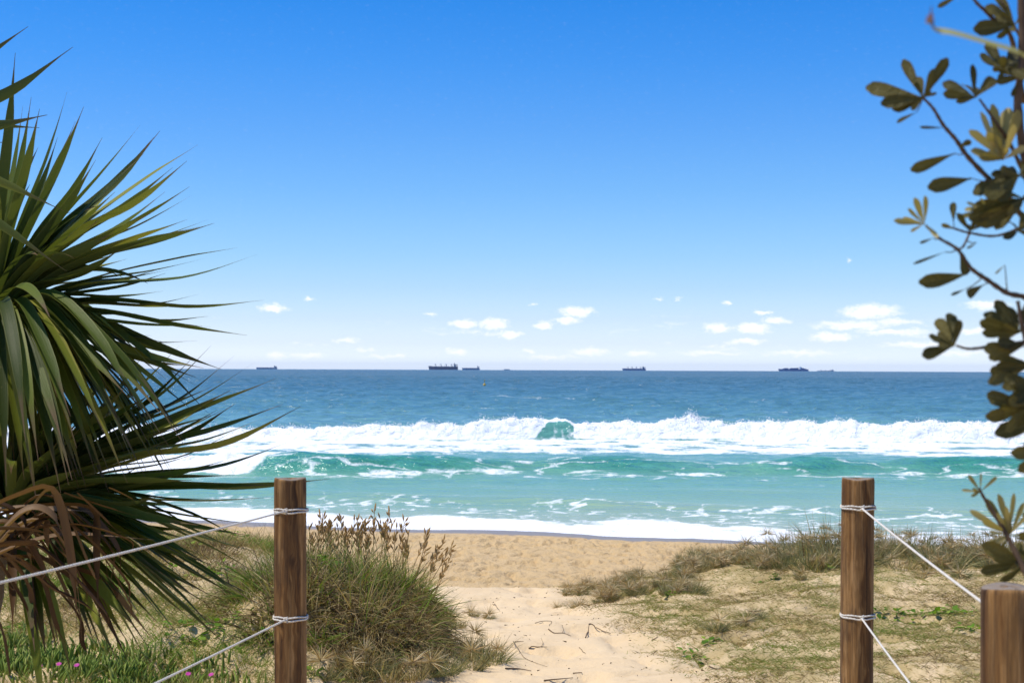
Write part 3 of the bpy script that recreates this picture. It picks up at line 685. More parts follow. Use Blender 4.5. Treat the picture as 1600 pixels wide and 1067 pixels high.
# ------------------------------------------------------------------ short grass, straw and litter
def sward():
    sets = []
    def scatter(N, xr, yr, dens, tintf, Lr, lay):
        x = rng.uniform(*xr, N); y = rng.uniform(*yr, N); k = rng.random(N) < dens(x, y); x, y = x[k], y[k]; n = len(x)
        a = rng.uniform(0, 6.28, n); d = unit(np.stack([np.cos(a), np.sin(a), rng.uniform(*lay, n)], -1))
        sets.append(ribbons(np.stack([x, y, ground(x, y)-.004], -1), d, rng.uniform(*Lr, n), rng.uniform(.0022, .0048, n), rng.uniform(.0, .5, n), tintf(n, x, y), 3))
    cl = lambda x, y, s=2.6: ss(.38, .60, fbm(x*s, y*s*.8, 4, 6, .6))
    edge = lambda x, y: ss(0, .8, x-(.34+(15-y)*.085)+.5*(fbm(x*1.1, y*1.1, 3, 2)-.5))
    scatter(420000, (.2, 5.4), (7.6, 16.2), lambda x, y: edge(x, y)*(.28+.72*cl(x, y)), lambda n, x, y: np.clip(.47+.7*(fbm(x*1.4, y*1.2, 2, 2)-.5)+rng.normal(0, .2, n), 0, 1), (.02, .075), (.1, 1.0))
    scatter(9000, (-.6, 2.2), (7.8, 15.5), lambda x, y: .35*ss(.60, .72, fbm(x*2.2, y*1.8, 3, 1)), lambda n, x, y: rng.uniform(.15, .7, n), (.02, .07), (.05, .7))
    scatter(110000, (-4.6, -1.15), (7.7, 14.2), lambda x, y: .15+.85*cl(x, y, 2.0), lambda n, x, y: np.clip(.55+(fbm(x*1.7, y*1.5, 2, 5)-.5)*1.5+rng.normal(0, .22, n), 0, 1), (.05, .18), (.35, 1.6))
    scatter(7000, (-4.6, -1.25), (9.5, 13.6), lambda x, y: .8*cl(x, y, 1.4), lambda n, x, y: rng.uniform(0, .6, n), (.14, .30), (.8, 2.5))
    return rib_mesh('dune_grass', sets, m_grass)
tag(link('dune_grass', sward()), 'short dry straw and green grass covering the dune sand beside the path', 'grass', kind='stuff')
m_lit, t = mat_new('dry_litter'); finish(t, principled(t, t.ramp(t.attr('tint'), [(0, (.03, .02, .012)), (.6, (.10, .062, .03)), (1, (.22, .14, .07))]), .8, .2))
N = 300; y = rng.uniform(8, 16, N); x = rng.uniform(-.6, 1.2, N)*(.6+.05*y); aa = rng.uniform(0, 6.28, N)
bs = np.stack([x, y, ground(x, y)+.006], -1); dd = np.stack([np.cos(aa), np.sin(aa), rng.uniform(0, .35, N)], -1)
v, q, tt = ribbons(bs, unit(dd), rng.uniform(.008, .04, N)*rng.random(N)**.5, rng.uniform(.004, .013, N), np.zeros(N), rng.random(N), 2)
tag(link('leaf_litter', np_mesh('leaf_litter', v, q, m_lit, {'tint': tt})), 'scattered dark leaf bits and bark crumbs on the sandy path', 'litter', kind='stuff')
# twigs on the path
m_twig, t = mat_new('twig_bark'); oc = t.new('ShaderNodeTexCoord').outputs['Object']
finish(t, principled(t, t.mix(t.noise(t.mapping(oc, (1, 1, 1)), 60, 3), (.07, .043, .022), (.20, .13, .07)), .8, .2))
TW = [([(857,984),(866,990),(880,990),(892,994)],.007,'forked dark twig lying in the middle of the sandy path'),
      ([(915,997),(919,988),(930,986),(942,987),(954,991)],.008,'curved dark twig arching out of the path sand right of the forked one'),
      ([(836,974),(848,971),(862,971),(858,978)],.005,'thin pale twig loop on the path just above the forked twig'),
      ([(804,1004),(812,1003),(818,1003)],.005,'short twig by the spinifex clump on the left side of the path'),
      ([(826,1014),(842,1011),(855,1018)],.007,'bent twig with a side shoot on the left side of the path'),
      ([(802,1002),(810,1015),(818,1027),(832,1035),(855,1042)],.004,'long thin root trailing down the left side of the path'),
      ([(895,1053),(908,1053),(909,1058)],.006,'small hooked twig near the bottom centre of the path'),
      ([(850,1064),(870,1062),(895,1060)],.008,'straight root lying along the bottom edge of the path'),
      ([(790,1045),(810,1047),(830,1049)],.008,'dark root at the foot of the spinifex clump'),
      ([(905,1012),(910,1018),(915,1022)],.004,'tiny straw coloured twig right of the bent twig'),
      ([(1018,1002),(1024,998),(1028,995)],.006,'small dark twig on bare sand towards the right grass'),
      ([(770,945),(776,949),(781,956)],.005,'thin twig near the upper left edge of the path'),
      ([(1108,1042),(1120,1046),(1130,1044)],.007,'dark curled stick at the edge of the right grass'),
      ([(1035,908),(1042,903),(1044,897)],.007,'short dark stick poking up before the trailing tufts')]
for pts, rad, lab in TW:
    g = [G(*p, 7.0) for p in pts]; rad *= .62; c = catmull([(p.x, p.y, p.z+rad*1.2) for p in g], 5*len(g)); o0 = c[0].copy()
    c[:, 2] = np.maximum(c[:, 2], ground(c[:, 0], c[:, 1])+rad*.8)
    parts = [tube(c-o0, np.linspace(rad, rad*.45, len(c)), 7)]
    if 'fork' in lab.split()[0] or 'side shoot' in lab:
        j = int(len(c)*.6); br = np.array([c[j]-o0, c[j]-o0+(.015, .09, .01), c[j]-o0+(.0, .20, .03)]); parts.append(tube(br, [rad*.5, rad*.4, rad*.2], 5))
    v, q = merge(parts); tag(link('twig', np_mesh('twig', v, q, m_twig), None, o0), lab, 'twig', 'twigs on the path')

# ------------------------------------------------------------------ creeping green plants
def leaf_verts(L, W, K=6, cup=.12, bend=.15, shape='ovate'):
    u = np.linspace(0, 1, K+1)
    if shape == 'ovate': wd = np.sin(np.pi*u**.75)**.8
    else: wd = np.interp(u, [0, .12, .35, .65, .85, .95, 1], [.10, .16, .52, .92, .98, .70, .25])
    v = []
    for a, b in zip(u, wd):
        y = a*L; z = -bend*L*a*a; h = W/2*max(b, .03)
        v += [(-h, y, z+cup*h), (0, y, z), (h, y, z+cup*h)]
    q = []
    for k in range(K): q += [(3*k, 3*k+1, 3*k+4, 3*k+3), (3*k+1, 3*k+2, 3*k+5, 3*k+4)]
    return np.array(v), np.array(q)
m_vine, t = mat_new('vine_leaf'); rn = t.new('ShaderNodeObjectInfo').outputs['Random']
finish(t, leafy(t, t.ramp(rn, [(0, (.08, .16, .02)), (.6, (.16, .29, .03)), (1, (.28, .37, .06))]), .4, .6, .08))
VL = [np_mesh('leaf', *leaf_verts(.07, .055, 5, .2, b), m_vine) for b in (.05, .25, .5)]
def vine(px, py, n, spread, label, d0=7.0, up=.0, sc_=1.0):
    p = G(px, py, d0); p.z += up; e = thing('beach_vine', label, 'plant', p, 'green creeping plants on the dune')
    a = random.uniform(0, 6.28); c = np.array([(spread*u*math.cos(a+u), spread*u*math.sin(a+u), gz(p.x+spread*u*math.cos(a+u), p.y+spread*u*math.sin(a+u))+up-p.z+.01) for u in np.linspace(-1, 1, 8)])
    v, q = tube(c, .004, 5); link('runner', np_mesh('runner', v, q, m_vine), e)
    for k in range(int(n*1.5)):
        x, y = random.gauss(0, spread*.55), random.gauss(0, spread*.4); z = gz(p.x+x, p.y+y)+up-p.z+random.uniform(.008, .045)
        link('leaf', random.choice(VL), e, (x, y, z), (random.uniform(.1, .9), random.uniform(-.4, .4), random.uniform(0, 6.28)), random.uniform(.45, .85)*sc_)
for a in ((1400,962,20,.22,'bright green creeper patch, left end of the strip behind the right rope'),(1470,960,24,.25,'bright green creeper with yellow dots between rope and near post'),
          (1515,985,9,.14,'small dark green creeper touching the near post edge'),(1085,1030,10,.12,'green runner of leaves at the edge of the path sand on the right'),
          (1110,1005,7,.10,'tiny green sprig left of the right post on the sand'),(1045,930,5,.06,'lone green seedling on the sand below the trailing tufts'),
          (1205,905,7,.10,'green leaves among straw left of the right post'),(1290,893,6,.07,'bright green leaf pair low beside the right post'),
          (1380,858,9,.12,'green leaves showing on the ridge right of the right post'),(1530,840,10,.14,'dark green leaves on the ridge beside the banksia'),
          (362,845,12,.14,'upright green plant by the sand seen between palm leaves and left post',8.0,.05,1.1),(295,858,8,.12,'green leaves by the beach left of the upright plant'),
          (330,895,16,.20,'bright green creeper under the palm leaf tips'),(385,910,18,.22,'green creeper left of the left post at mid height'),(300,980,18,.22,'green creeper below the drooping palm leaves'),
          (340,985,16,.2,'green leaf patch above the lower left rope'),(420,1000,10,.13,'broad green leaves touching the foot of the left post'),(270,890,10,.15,'yellow green leaves behind the palm leaves'),
          (555,885,16,.13,'bright green leaf sprig on top of the grass mound',7,.10),(515,905,10,.10,'green leaf spray on the mound beside the left post',7,.1),(495,1055,8,.1,'green leaves at the foot of the mound by the left post'),
          (35,985,8,.12,'green shoots by the bottom left corner above the pink flowers')):
    vine(*a)
# pigface with pink flowers
m_pig, t = mat_new('pigface_leaf'); finish(t, leafy(t, t.ramp(t.attr('tint'), [(0, (.12, .18, .03)), (.6, (.27, .36, .06)), (1, (.46, .48, .13))]), .25, .55, .15))
m_pink, t = mat_new('pink_petal'); finish(t, leafy(t, (.55, .05, .34), .3, .5, .2))
def pigface(px, py, n, label, flowers):
    p = G(px, py, 7.0); e = thing('pigface_plant', label, 'plant', p, 'pigface plants in the bottom left corner'); V, Q, T, off = [], [], [], 0
    for k in range(n):
        x, y = random.gauss(0, .16), random.gauss(0, .14); z = gz(p.x+x, p.y+y)-p.z; L = random.uniform(.035, .095); a = random.uniform(0, 6.28); l = random.uniform(.1, .6)
        c = [(x, y, z-.01), (x+math.cos(a)*L*l*.3, y+math.sin(a)*L*l*.3, z+L*.5), (x+math.cos(a)*L*l, y+math.sin(a)*L*l, z+L)]
        v, q = tube(catmull(c, 5), [.005, .0075, .0075, .006, .001], 5); V.append(v); Q.append(q+off); off += len(v); T.append(np.full(len(v), random.random()))
    link('fleshy_leaves', np_mesh('fleshy_leaves', np.vstack(V), np.vstack(Q), m_pig, {'tint': np.concatenate(T)}), e)
    for fx, fy in flowers:
        g = G(fx, fy, 7.0); b = np.array([0, 0, .0]); n2 = 22; a = np.linspace(0, 6.28, n2, endpoint=False)
        d = unit(np.stack([np.cos(a), np.sin(a), np.full(n2, .35)], -1)); v, q, tt = ribbons(np.tile(b, (n2, 1)), d, .019, .005, .2, np.ones(n2), 2, side=np.stack([-np.sin(a), np.cos(a), 0*a], -1))
        link('flower', np_mesh('flower', v, q, m_pink), e, (g.x-p.x, g.y-p.y, g.z-p.z+.11), (.5, random.uniform(-.2, .2), 0))
pigface(40, 1050, 300, 'fleshy green pigface clump filling the bottom left corner', [(62, 1072)])
pigface(105, 1040, 280, 'pigface clump with two pink flowers under the hanging dead palm leaves', [(92, 1068), (120, 1071)])
pigface(170, 1058, 260, 'pigface clump right of the pink flowers at the bottom edge', [])
pigface(230, 1050, 190, 'thin pigface clump left of the lower rope at the bottom edge', [])
pigface(320, 1064, 120, 'small pigface clump with pink flowers right of the lower rope', [(294, 1084), (330, 1085)])
pigface(10, 1010, 190, 'pigface shoots on the left edge above the corner', [])

# ------------------------------------------------------------------ pandanus
m_pand, t = mat_new('pandanus_leaf')
rn = t.new('ShaderNodeObjectInfo').outputs['Random']; tl = t.attr('along'); ac = t.attr('across')
c = t.ramp(rn, [(0, (.028, .044, .006)), (.4, (.060, .088, .011)), (.75, (.125, .155, .020)), (1, (.27, .27, .05))])
stripe = t.noise(t.new('ShaderNodeCombineXYZ', i_0=t.math('MULTIPLY', ac, 7.), i_1=t.math('MULTIPLY', tl, 1.5), i_2=t.math('MULTIPLY', rn, 40.)).outputs[0], 3, 2)
c = t.mix(t.mapr(stripe, .3, .7, 0, .5), c, t.mix(1., c, (1.7, 1.55, 1.3), 'MULTIPLY'))
c = t.mix(t.mapr(t.math('ABSOLUTE', ac), .86, 1.0, 0, .55), c, (.24, .24, .07))  # sunlit look of the leaf edges painted on as yellow-green
tipn = t.math('ADD', tl, t.math('MULTIPLY_ADD', t.noise(None, 6, 2), .12, -.06))
c = t.mix(t.mapr(tipn, .80, .93), c, (.13, .082, .04))
bk = t.new('ShaderNodeNewGeometry').outputs['Backfacing']
c = t.mix(t.math('MULTIPLY', bk, .3), c, (.12, .15, .07))
rib = t.noise(t.new('ShaderNodeCombineXYZ', i_0=t.math('MULTIPLY', ac, 22.), i_1=t.math('MULTIPLY', tl, .6), i_2=t.math('MULTIPLY', rn, 9.)).outputs[0], 1, 1)
spk = t.noise(t.new('ShaderNodeTexCoord').outputs['Object'], 38, 3, .7)
c = t.mix(t.mapr(spk, .62, .74, 0, .4), c, (.17, .14, .05))
finish(t, leafy(t, c, .28, .46, .17, bump(t, rib, .5, .002)))
m_dead, t = mat_new('dead_pandanus_leaf'); rn = t.new('ShaderNodeObjectInfo').outputs['Random']
c = t.ramp(rn, [(0, (.035, .017, .008)), (.6, (.11, .055, .022)), (1, (.27, .165, .085))])
ac = t.attr('across'); stripe = t.noise(t.new('ShaderNodeCombineXYZ', i_0=t.math('MULTIPLY', ac, 9.), i_1=t.math('MULTIPLY', t.attr('along'), 2.), i_2=t.math('MULTIPLY', rn, 40.)).outputs[0], 3, 2)
finish(t, leafy(t, t.mix(t.mapr(stripe, .35, .7, 0, .5), c, (.08, .045, .02)), .25, .6, .2))
m_trunk, t = mat_new('pandanus_trunk'); oc = t.new('ShaderNodeTexCoord').outputs['Object']
finish(t, principled(t, t.mix(t.noise(t.mapping(oc, (1, 1, 5)), 6, 4), (.09, .065, .045), (.24, .19, .14)), .85, .2, bump(t, t.noise(t.mapping(oc, (1, 1, 6)), 8, 3), .6, .01)))
def strap(pts, W, fold=.35, twist=0., thread=.10, flat_base=.6, K=18, roll0=0.):
    c = catmull(pts, K) if len(pts) > 3 else np.array([(1-u)**2*np.array(pts[0])+2*u*(1-u)*np.array(pts[1])+u*u*np.array(pts[2]) for u in np.linspace(0, 1, K)])
    u = np.linspace(0, 1, K); o0 = c[0].copy(); c = c-o0
    tan = unit(np.gradient(c, axis=0)); side = np.cross(tan, (0, 0, 1.)); n0 = np.linalg.norm(side, axis=1)
    side = np.where(n0[:, None] > .12, side, np.array([.8, -.6, 0])); side = unit(side); nor = np.cross(side, tan)
    th = roll0+twist*u; s2 = np.cos(th)[:, None]*side+np.sin(th)[:, None]*nor; n2 = np.cross(s2, tan)
    wd = W/2*np.interp(u, [0, .1, .3, .58, .74, 1-thread, 1-thread*.4, 1], [flat_base, .9, 1, .93, .72, .30, .08, .03])
    fo = fold*(1-.5*u)
    L = c-s2*wd[:, None]+n2*(wd*fo)[:, None]; Rr = c+s2*wd[:, None]+n2*(wd*fo)[:, None]
    v = np.stack([L, c, Rr], 1).reshape(-1, 3); q = []
    for k in range(K-1): q += [(3*k, 3*k+1, 3*k+4, 3*k+3), (3*k+1, 3*k+2, 3*k+5, 3*k+4)]
    return o0, v, np.array(q), np.repeat(u, 3), np.tile([-1., 0, 1.], K)
def strap_leaf(parent, pts, W, mat, name='leaf', **kw):
    o0, v, q, al, ac = strap(pts, W, **kw); m = np_mesh(name, v, q, mat, {'along': al, 'across': ac})
    return link(name, m, parent, Vector(o0)-parent.location)
PX0 = -2.28; pbase = Vector((PX0-.25, 6.35, gz(PX0-.25, 6.35)))
pt = thing('pandanus_palm', 'tall pandanus palm whose strap leaves fan into the sky along the left edge', 'tree', pbase)
pbase2 = Vector((PX0-.05, 6.55, gz(PX0-.05, 6.55)))
pt2 = thing('pandanus_palm', 'lower pandanus palm with brown dead leaf skirt, its tips reaching the left post', 'tree', pbase2)
D0 = 6.3
H_1 = P(-15, 500, D0); H_2 = P(15, 800, D0+.1); H_3 = P(-330, 260, D0-.3)
def trunk_tube(a, b, r0, r1):
    m = (a+b)/2+Vector((-.1, 0, -.08)); c = catmull([a-pbase, m-pbase, b-pbase], 24); rr = np.linspace(r0, r1, 24)*(1+.06*np.cos(np.arange(24)*2.1))
    return tube(c, rr, 14)
fork = pbase+Vector((-.15, .05, .55))
v, q = merge([trunk_tube(pbase-Vector((0, 0, .3)), fork, .12, .10), trunk_tube(fork, H_1, .10, .06), trunk_tube(fork, H_3, .09, .06)])
link('trunk', np_mesh('trunk', v, q, m_trunk), pt)
v, q = trunk_tube(pbase2-Vector((0, 0, .3)), H_2+Vector((-.05, 0, -.03)), .09, .06); link('trunk', np_mesh('trunk', v-np.array(pbase2-pbase), q, m_trunk), pt2)
def hero(H, tip, dz, lift=.0, W=.054, tw=None, bend=0., mat=m_pand, name='leaf', thread=.16, roll=None):
    T = P(tip[0], tip[1], D0+dz); d = T-H; L = d.length
    b = H+d.normalized()*.05; m = b+(T-b)*.36+Vector((0, 0, lift*L*.62+random.uniform(0, .03)*L)); m2 = b+(T-b)*.72+Vector((0, 0, lift*L*.52-random.uniform(.0, .045)*L))
    strap_leaf(pt2 if H is H_2 else pt, [tuple(b), tuple(m), tuple(m2), tuple(T)], W*random.uniform(.88, 1.12), mat, name, twist=random.uniform(-.7, .7) if tw is None else tw, thread=thread, roll0=random.uniform(-.6, .6) if roll is None else roll, fold=random.uniform(.3, .6))
T1 = [((219,196),.1,.05),((250,205),.2,.06),((310,226),.35,.08),((292,252),-.1,.06),((270,262),.1,.07),((299,306),.3,.06),((258,300),-.3,.05),((293,343),-.2,.08),((335,349),.1,.07),((371,387),.3,.07),((404,397),-.2,.00),
      ((320,404),.1,.08),((319,477),.35,.06),((412,469),-.15,.02),((330,511),.2,.07),((386,524),-.3,.06),((346,577),-.1,.10),((300,560),.2,.10),((105,144),.1,-.02),((131,167),-.2,-.03),((118,190),.3,0),((49,152),.2,-.03),((24,83),-.1,-.02),((36,165),.3,0),((62,170),-.3,-.02),((90,215),.1,-.02),
      ((160,215),.2,.02),((200,260),.35,.03),((225,240),-.25,.04),((180,300),-.4,.03),((240,330),-.35,.06),((270,420),.4,.08),((255,455),-.4,.08),((240,215),.25,.05),((150,250),-.3,.0)]
for tip, dz, li in T1: hero(H_1, tip, dz, li)
# leaves of the upper head that arch over and hang
T1d = [((218,742),-.5,.34),((290,690),-.3,.30),((250,690),-.45,.34),((205,700),-.6,.32),((300,640),.1,.24),((330,650),-.2,.26),((270,600),.3,.2),((180,760),-.4,.36),((150,740),-.6,.36),((120,700),-.7,.34),((95,770),-.6,.4),((60,720),-.8,.38),((230,650),.2,.26),((320,610),-.1,.18),((260,640),-.55,.28),((170,690),-.75,.3),((110,650),-.8,.3),((40,690),-.8,.4),((200,620),-.6,.24),((10,760),-.7,.4)]
T1d += [((random.uniform(20, 290), random.uniform(590, 770)), random.uniform(-.8, .3), random.uniform(.22, .4)) for k in range(62)]
for tip, dz, li in T1d: hero(H_1, tip, dz, li, tw=random.uniform(-.4, .4))
T2 = [((470,635),-.15,.02),((430,592),.2,.05),((398,566),.35,.06),((366,556),.1,.04),((330,540),.3,.02),((300,560),-.1,.01),((280,540),.4,0),((441,632),.3,.05),((420,650),.1,.06),((452,690),.3,.03),((430,757),-.1,.05),((515,748),-.12,.06),((432,776),.15,.03),((414,821),.3,.05),((398,838),.1,.10),((420,866),.0,.12),((428,911),-.2,.16),((406,946),-.3,.16),((350,880),.3,.1),((335,980),-.2,.18),((310,965),.2,.16),((297,1015),-.35,.2),((242,1025),-.3,.22),((270,985),.1,.2),((330,930),.2,.14),((186,1036),-.5,.22),((150,1010),-.6,.2),((220,960),.2,.2),
      ((250,600),.2,0),((220,560),.3,0),((200,600),-.3,0),((340,640),.3,.03),((360,610),.0,.03),((330,700),.4,.05),((300,750),-.4,.06),((310,820),-.5,.08),((350,720),-.2,.04),((180,560),.4,0),((260,900),-.5,.14),((290,870),-.4,.12)]
T2 += [((random.uniform(150, 400), random.uniform(840, 1010)), random.uniform(-.5, .3), random.uniform(.08, .2)) for k in range(34)]
T2 += [((random.uniform(60, 380), random.uniform(600, 860)), random.uniform(-.5, .5), random.uniform(.0, .1)) for k in range(44)]
for k in range(12): hero(H_2, (random.uniform(90, 330), random.uniform(560, 730)), random.uniform(.0, .5), random.uniform(.0, .05), W=.07)
for k in range(12): hero(H_1, (random.uniform(60, 260), random.uniform(640, 780)), random.uniform(-.2, .5), random.uniform(.26, .4), W=.07)
for k in range(16): hero(H_1, (random.uniform(-90, 70), random.uniform(600, 780)), random.uniform(-.2, .5), random.uniform(.2, .36))
for k in range(16): hero(H_2, (random.uniform(-90, 90), random.uniform(540, 720)), random.uniform(-.1, .6), random.uniform(.0, .06))
for k in range(44): hero(H_1, (random.uniform(60, 330), random.uniform(250, 590)), random.uniform(-.5, .4), random.uniform(.0, .1))
for tip, dz, li in T2: hero(H_2, tip, dz, li, W=.056)
# the third head, outside the frame, reaching in from the left
for tip, dz, li, Wd in (((44,42),-.2,-.03,.06),((114,74),-.1,-.05,.06),((74,180),-.3,.09,.066),((62,200),.1,.10,.05),((100,330),-.35,.16,.05),((104,424),-.4,.22,.05),((12,222),.2,.1,.06)):
    hero(H_3, tip, dz, li, W=Wd, tw=.2, roll=1.2)
for k in range(8):
    a = random.uniform(0, 6.28); el_ = random.uniform(-.5, 1.4); d = Vector((-abs(math.cos(a)*math.cos(el_)), math.sin(a)*math.cos(el_), math.sin(el_)))
    L = random.uniform(.8, 1.2); T = H_3+d*L; strap_leaf(pt, [tuple(H_3+d*.05), tuple(H_3+d*L*.55+Vector((0, 0, .15))), tuple(T-Vector((0, 0, .25)))], .06, m_pand, twist=random.uniform(-.5, .5))
# dense inner leaves
for H, n, lo, hi in ((H_1, 58, -1.1, 1.35), (H_2, 40, -.9, 1.3)):
    for k in range(n):
        a = random.uniform(0, 6.28); el_ = random.uniform(lo, hi); ce = math.cos(el_); d = Vector((math.cos(a)*ce, math.sin(a)*ce, math.sin(el_)))
        L = random.uniform(.55, .92)*(1.15 if d.x < 0 else 1); dr = max(.05, .35*ce)
        strap_leaf(pt2 if H is H_2 else pt, [tuple(H+d*.04), tuple(H+d*L*.55+Vector((0, 0, .10))), tuple(H+d*L-Vector((0, 0, dr*L)))], .06*random.uniform(.8, 1.1), m_pand, twist=random.uniform(-.6, .6), roll0=random.uniform(-.5, .5))
# dead brown leaves: skirt under the lower head, folded over and hanging
def dead(pxs, W, dz=-.35, **kw):
    strap_leaf(pt2, [tuple(P(x, y, D0+dz+.03*k)) for k, (x, y) in enumerate(pxs)], W*.78, m_dead, 'dead_leaf', twist=random.uniform(-1.4, 1.4), thread=.3, fold=.8, **kw)
for pxs, W, dz in (([(-30,800),(30,775),(75,764),(95,800),(112,880),(120,960),(115,1040)],.05,-.9),([(-30,815),(40,795),(100,790),(145,800),(152,860),(155,960),(185,1060)],.045,-.8),
    ([(-20,860),(40,800),(80,805),(105,850)],.055,-.85),([(-20,880),(20,830),(60,815),(95,845),(118,900),(128,1000)],.05,-.75),([(-30,880),(40,850),(120,835),(240,843)],.04,-.7),
    ([(-20,800),(60,790),(150,800)],.045,-.6),([(-30,850),(30,880),(80,920),(140,950),(180,990)],.045,-.65),([(-10,850),(50,865),(110,905),(150,940)],.05,-.5),([(-30,840),(10,900),(40,950),(47,975)],.04,-.6),
    ([(-20,860),(30,890),(55,950),(70,995)],.03,-.4),([(20,870),(60,900),(85,975),(110,1015)],.05,-.55),([(10,870),(40,910),(48,950),(55,980)],.05,-.45),([(-30,930),(0,980),(12,1040),(20,1080)],.035,-.8),
    ([(60,890),(120,960),(130,1010),(145,1020)],.03,-.3),([(-30,830),(50,822),(90,840)],.05,-.95),([(-40,870),(0,855),(50,850),(85,843)],.05,-.9),([(100,770),(150,790),(215,806)],.018,-.9),([(170,762),(200,775),(216,785)],.016,-.8),
    ([(120,770),(150,800),(190,835)],.02,-.9),([(-25,780),(20,800),(40,830),(10,870)],.05,-.8)):
    dead(pxs, W, dz)
for k in range(18):
    bx, by = random.uniform(-30, 50), random.uniform(800, 870); tx, ty = random.uniform(40, 210), random.uniform(830, 960); mx, my = (bx+tx)/2+random.uniform(-15, 15), min(by, ty)-random.uniform(-10, 35)
    dead([(bx, by), (mx, my), (tx, ty), (tx+random.uniform(-8, 18), ty+random.uniform(15, 70))], random.uniform(.025, .05), random.uniform(-.85, -.2))
for tip, dz in (((60,1000),-.3),((95,1020),-.2),((205,1040),-.4),((20,990),-.5),((240,1000),0),((130,980),.2)):
    hero(H_2, tip, dz, .2, W=.045, mat=m_dead, name='dead_leaf')

# ------------------------------------------------------------------ banksia
m_bark, t = mat_new('banksia_bark'); oc = t.new('ShaderNodeTexCoord').outputs['Object']
finish(t, principled(t, t.mix(t.noise(oc, 50, 3), (.05, .032, .02), (.13, .085, .055)), .8, .2))
m_bank, t = mat_new('banksia_leaf'); rn = t.new('ShaderNodeObjectInfo').outputs['Random']
c = t.ramp(rn, [(0, (.055, .050, .014)), (.5, (.095, .083, .022)), (1, (.165, .135, .040))])
bk = t.new('ShaderNodeNewGeometry').outputs['Backfacing']; c = t.mix(t.math('MULTIPLY', bk, .35), c, (.14, .13, .075))
vn = t.noise(t.new('ShaderNodeTexCoord').outputs['Object'], 5, 4, .7); c = t.mix(t.mapr(vn, .52, .7, 0, .5), c, (.15, .13, .045))
c = t.mix(t.mapr(t.math('ABSOLUTE', t.attr('across')), .10, .02, 0, .5), c, (.20, .18, .08))
finish(t, leafy(t, c, .25, .45, .2, bump(t, vn, .4, .05)))
m_young, t = mat_new('banksia_young_leaf'); rn = t.new('ShaderNodeObjectInfo').outputs['Random']
finish(t, leafy(t, t.ramp(rn, [(0, (.20, .17, .05)), (.5, (.34, .28, .10)), (1, (.46, .38, .17))]), .35, .5, .3))
def bleaf_mesh(mat, L=1., W=.36, cup=.25, bend=.1):
    v, q = leaf_verts(L, W, 9, cup, bend, 'obovate'); return np_mesh('leaf', v, q, mat, {'across': np.tile([-1., 0, 1.], 10)})
BL = [bleaf_mesh(m_bank, 1, .29+.03*k, .12+.1*k, -.1+.12*k) for k in range(4)]
YL = [bleaf_mesh(m_young, 1, .17+.04*k, .3, -.1+.12*k) for k in range(3)]
BD = 2.25; LATE = []
bb = Vector((1.95, 2.55, gz(1.95, 2.55)))
bt = thing('banksia_tree', 'blurred banksia with paddle shaped olive leaves hanging along the right edge', 'tree', bb)
def stem(pxs, r0, r1, d=BD, dd=0., name='branch', back=.17):
    n = len(pxs); c = catmull([tuple(P(x, y, d+dd*k/(n-1)+(back*(1-k/(n-1))**4))-bb) for k, (x, y) in enumerate(pxs)], 7*n)
    rr = .72*np.linspace(r0, r1, 7*n)*(1+.12*np.sin(np.arange(7*n)*1.9)); v, q = tube(c, rr, 7); link(name, np_mesh(name, v, q, m_bark), bt)
def bleaf(b, tip, d=BD, tilt=None, young=False, w=1.0, dz=None):
    B = P(b[0], b[1], d); T = P(tip[0], tip[1], d+(random.uniform(-.035, .035) if dz is None else dz)); v = T-B; L = v.length
    yv = v.normalized(); ref = Vector((0, -1, 0)) if tilt is None else Vector((0, -math.cos(tilt), math.sin(tilt)))
    ref = Matrix.Rotation(random.uniform(-.6, .6) if tilt is None else 0, 3, yv) @ ref
    xv = yv.cross(ref).normalized(); zv = xv.cross(yv)
    m = Matrix((xv, yv, zv)).transposed().to_4x4(); o = link('leaf', random.choice(YL if young else BL), bt)
    o.matrix_local = Matrix.Translation(B-bb) @ m @ Matrix.Diagonal((L*w*.9, L, L*w*.9, 1))
def whorl(c, tips, **kw):
    for tp in tips: bleaf(c, tp, **kw)
    for k in range(max(1, (2*len(tips))//3)):      # smaller leaves between the big ones
        tp = random.choice(tips); r = random.uniform(.4, .7); a = random.uniform(-.9, .9); dx, dy = (tp[0]-c[0])*r, (tp[1]-c[1])*r
        bleaf(c, (c[0]+dx*math.cos(a)-dy*math.sin(a), c[1]+dx*math.sin(a)+dy*math.cos(a)), **kw)
TR = [(1760,1500),(1735,1100),(1700,800),(1692,500),(1690,250),(1705,0),(1700,-250),(1730,-480)]
stem(TR, .050, .004, 2.42, 0, 'trunk', 0)
for sx_, sy_, ex, ey in ((1700,800,1850,640),(1692,560,1840,400),(1690,300,1830,130),(1700,0,1830,-170),(1702,-120,1610,-300),(1715,-350,1800,-520),(1690,420,1800,300),(1720,960,1860,900)):
    stem([(sx_,sy_),((sx_+ex)/2,(sy_+ey)/2+20),(ex,ey)], .012, .004, 2.42, random.uniform(-.3, .4), 'branch', 0)
    for u in (.45, .7, 1.0):
        c = (sx_+(ex-sx_)*u, sy_+(ey-sy_)*u); LATE.append(c)
stem([(1693,580),(1640,420),(1612,300),(1590,170),(1597,90),(1594,-60)], .012, .008)
stem([(1697,680),(1640,520),(1610,470),(1574,458),(1542,437),(1517,419),(1496,390),(1467,372),(1446,352)], .008, .0028)
stem([(1691,420),(1600,340),(1570,300),(1549,283),(1513,246),(1494,219),(1474,196),(1458,170),(1442,153)], .008, .003)
stem([(1600,160),(1580,60),(1556,35),(1540,18),(1522,0),(1500,-40)], .006, .003)
stem([(1598,70),(1575,20),(1556,-10)], .003, .002)
stem([(1612,300),(1590,250),(1572,215),(1548,180),(1530,155)], .006, .0025)
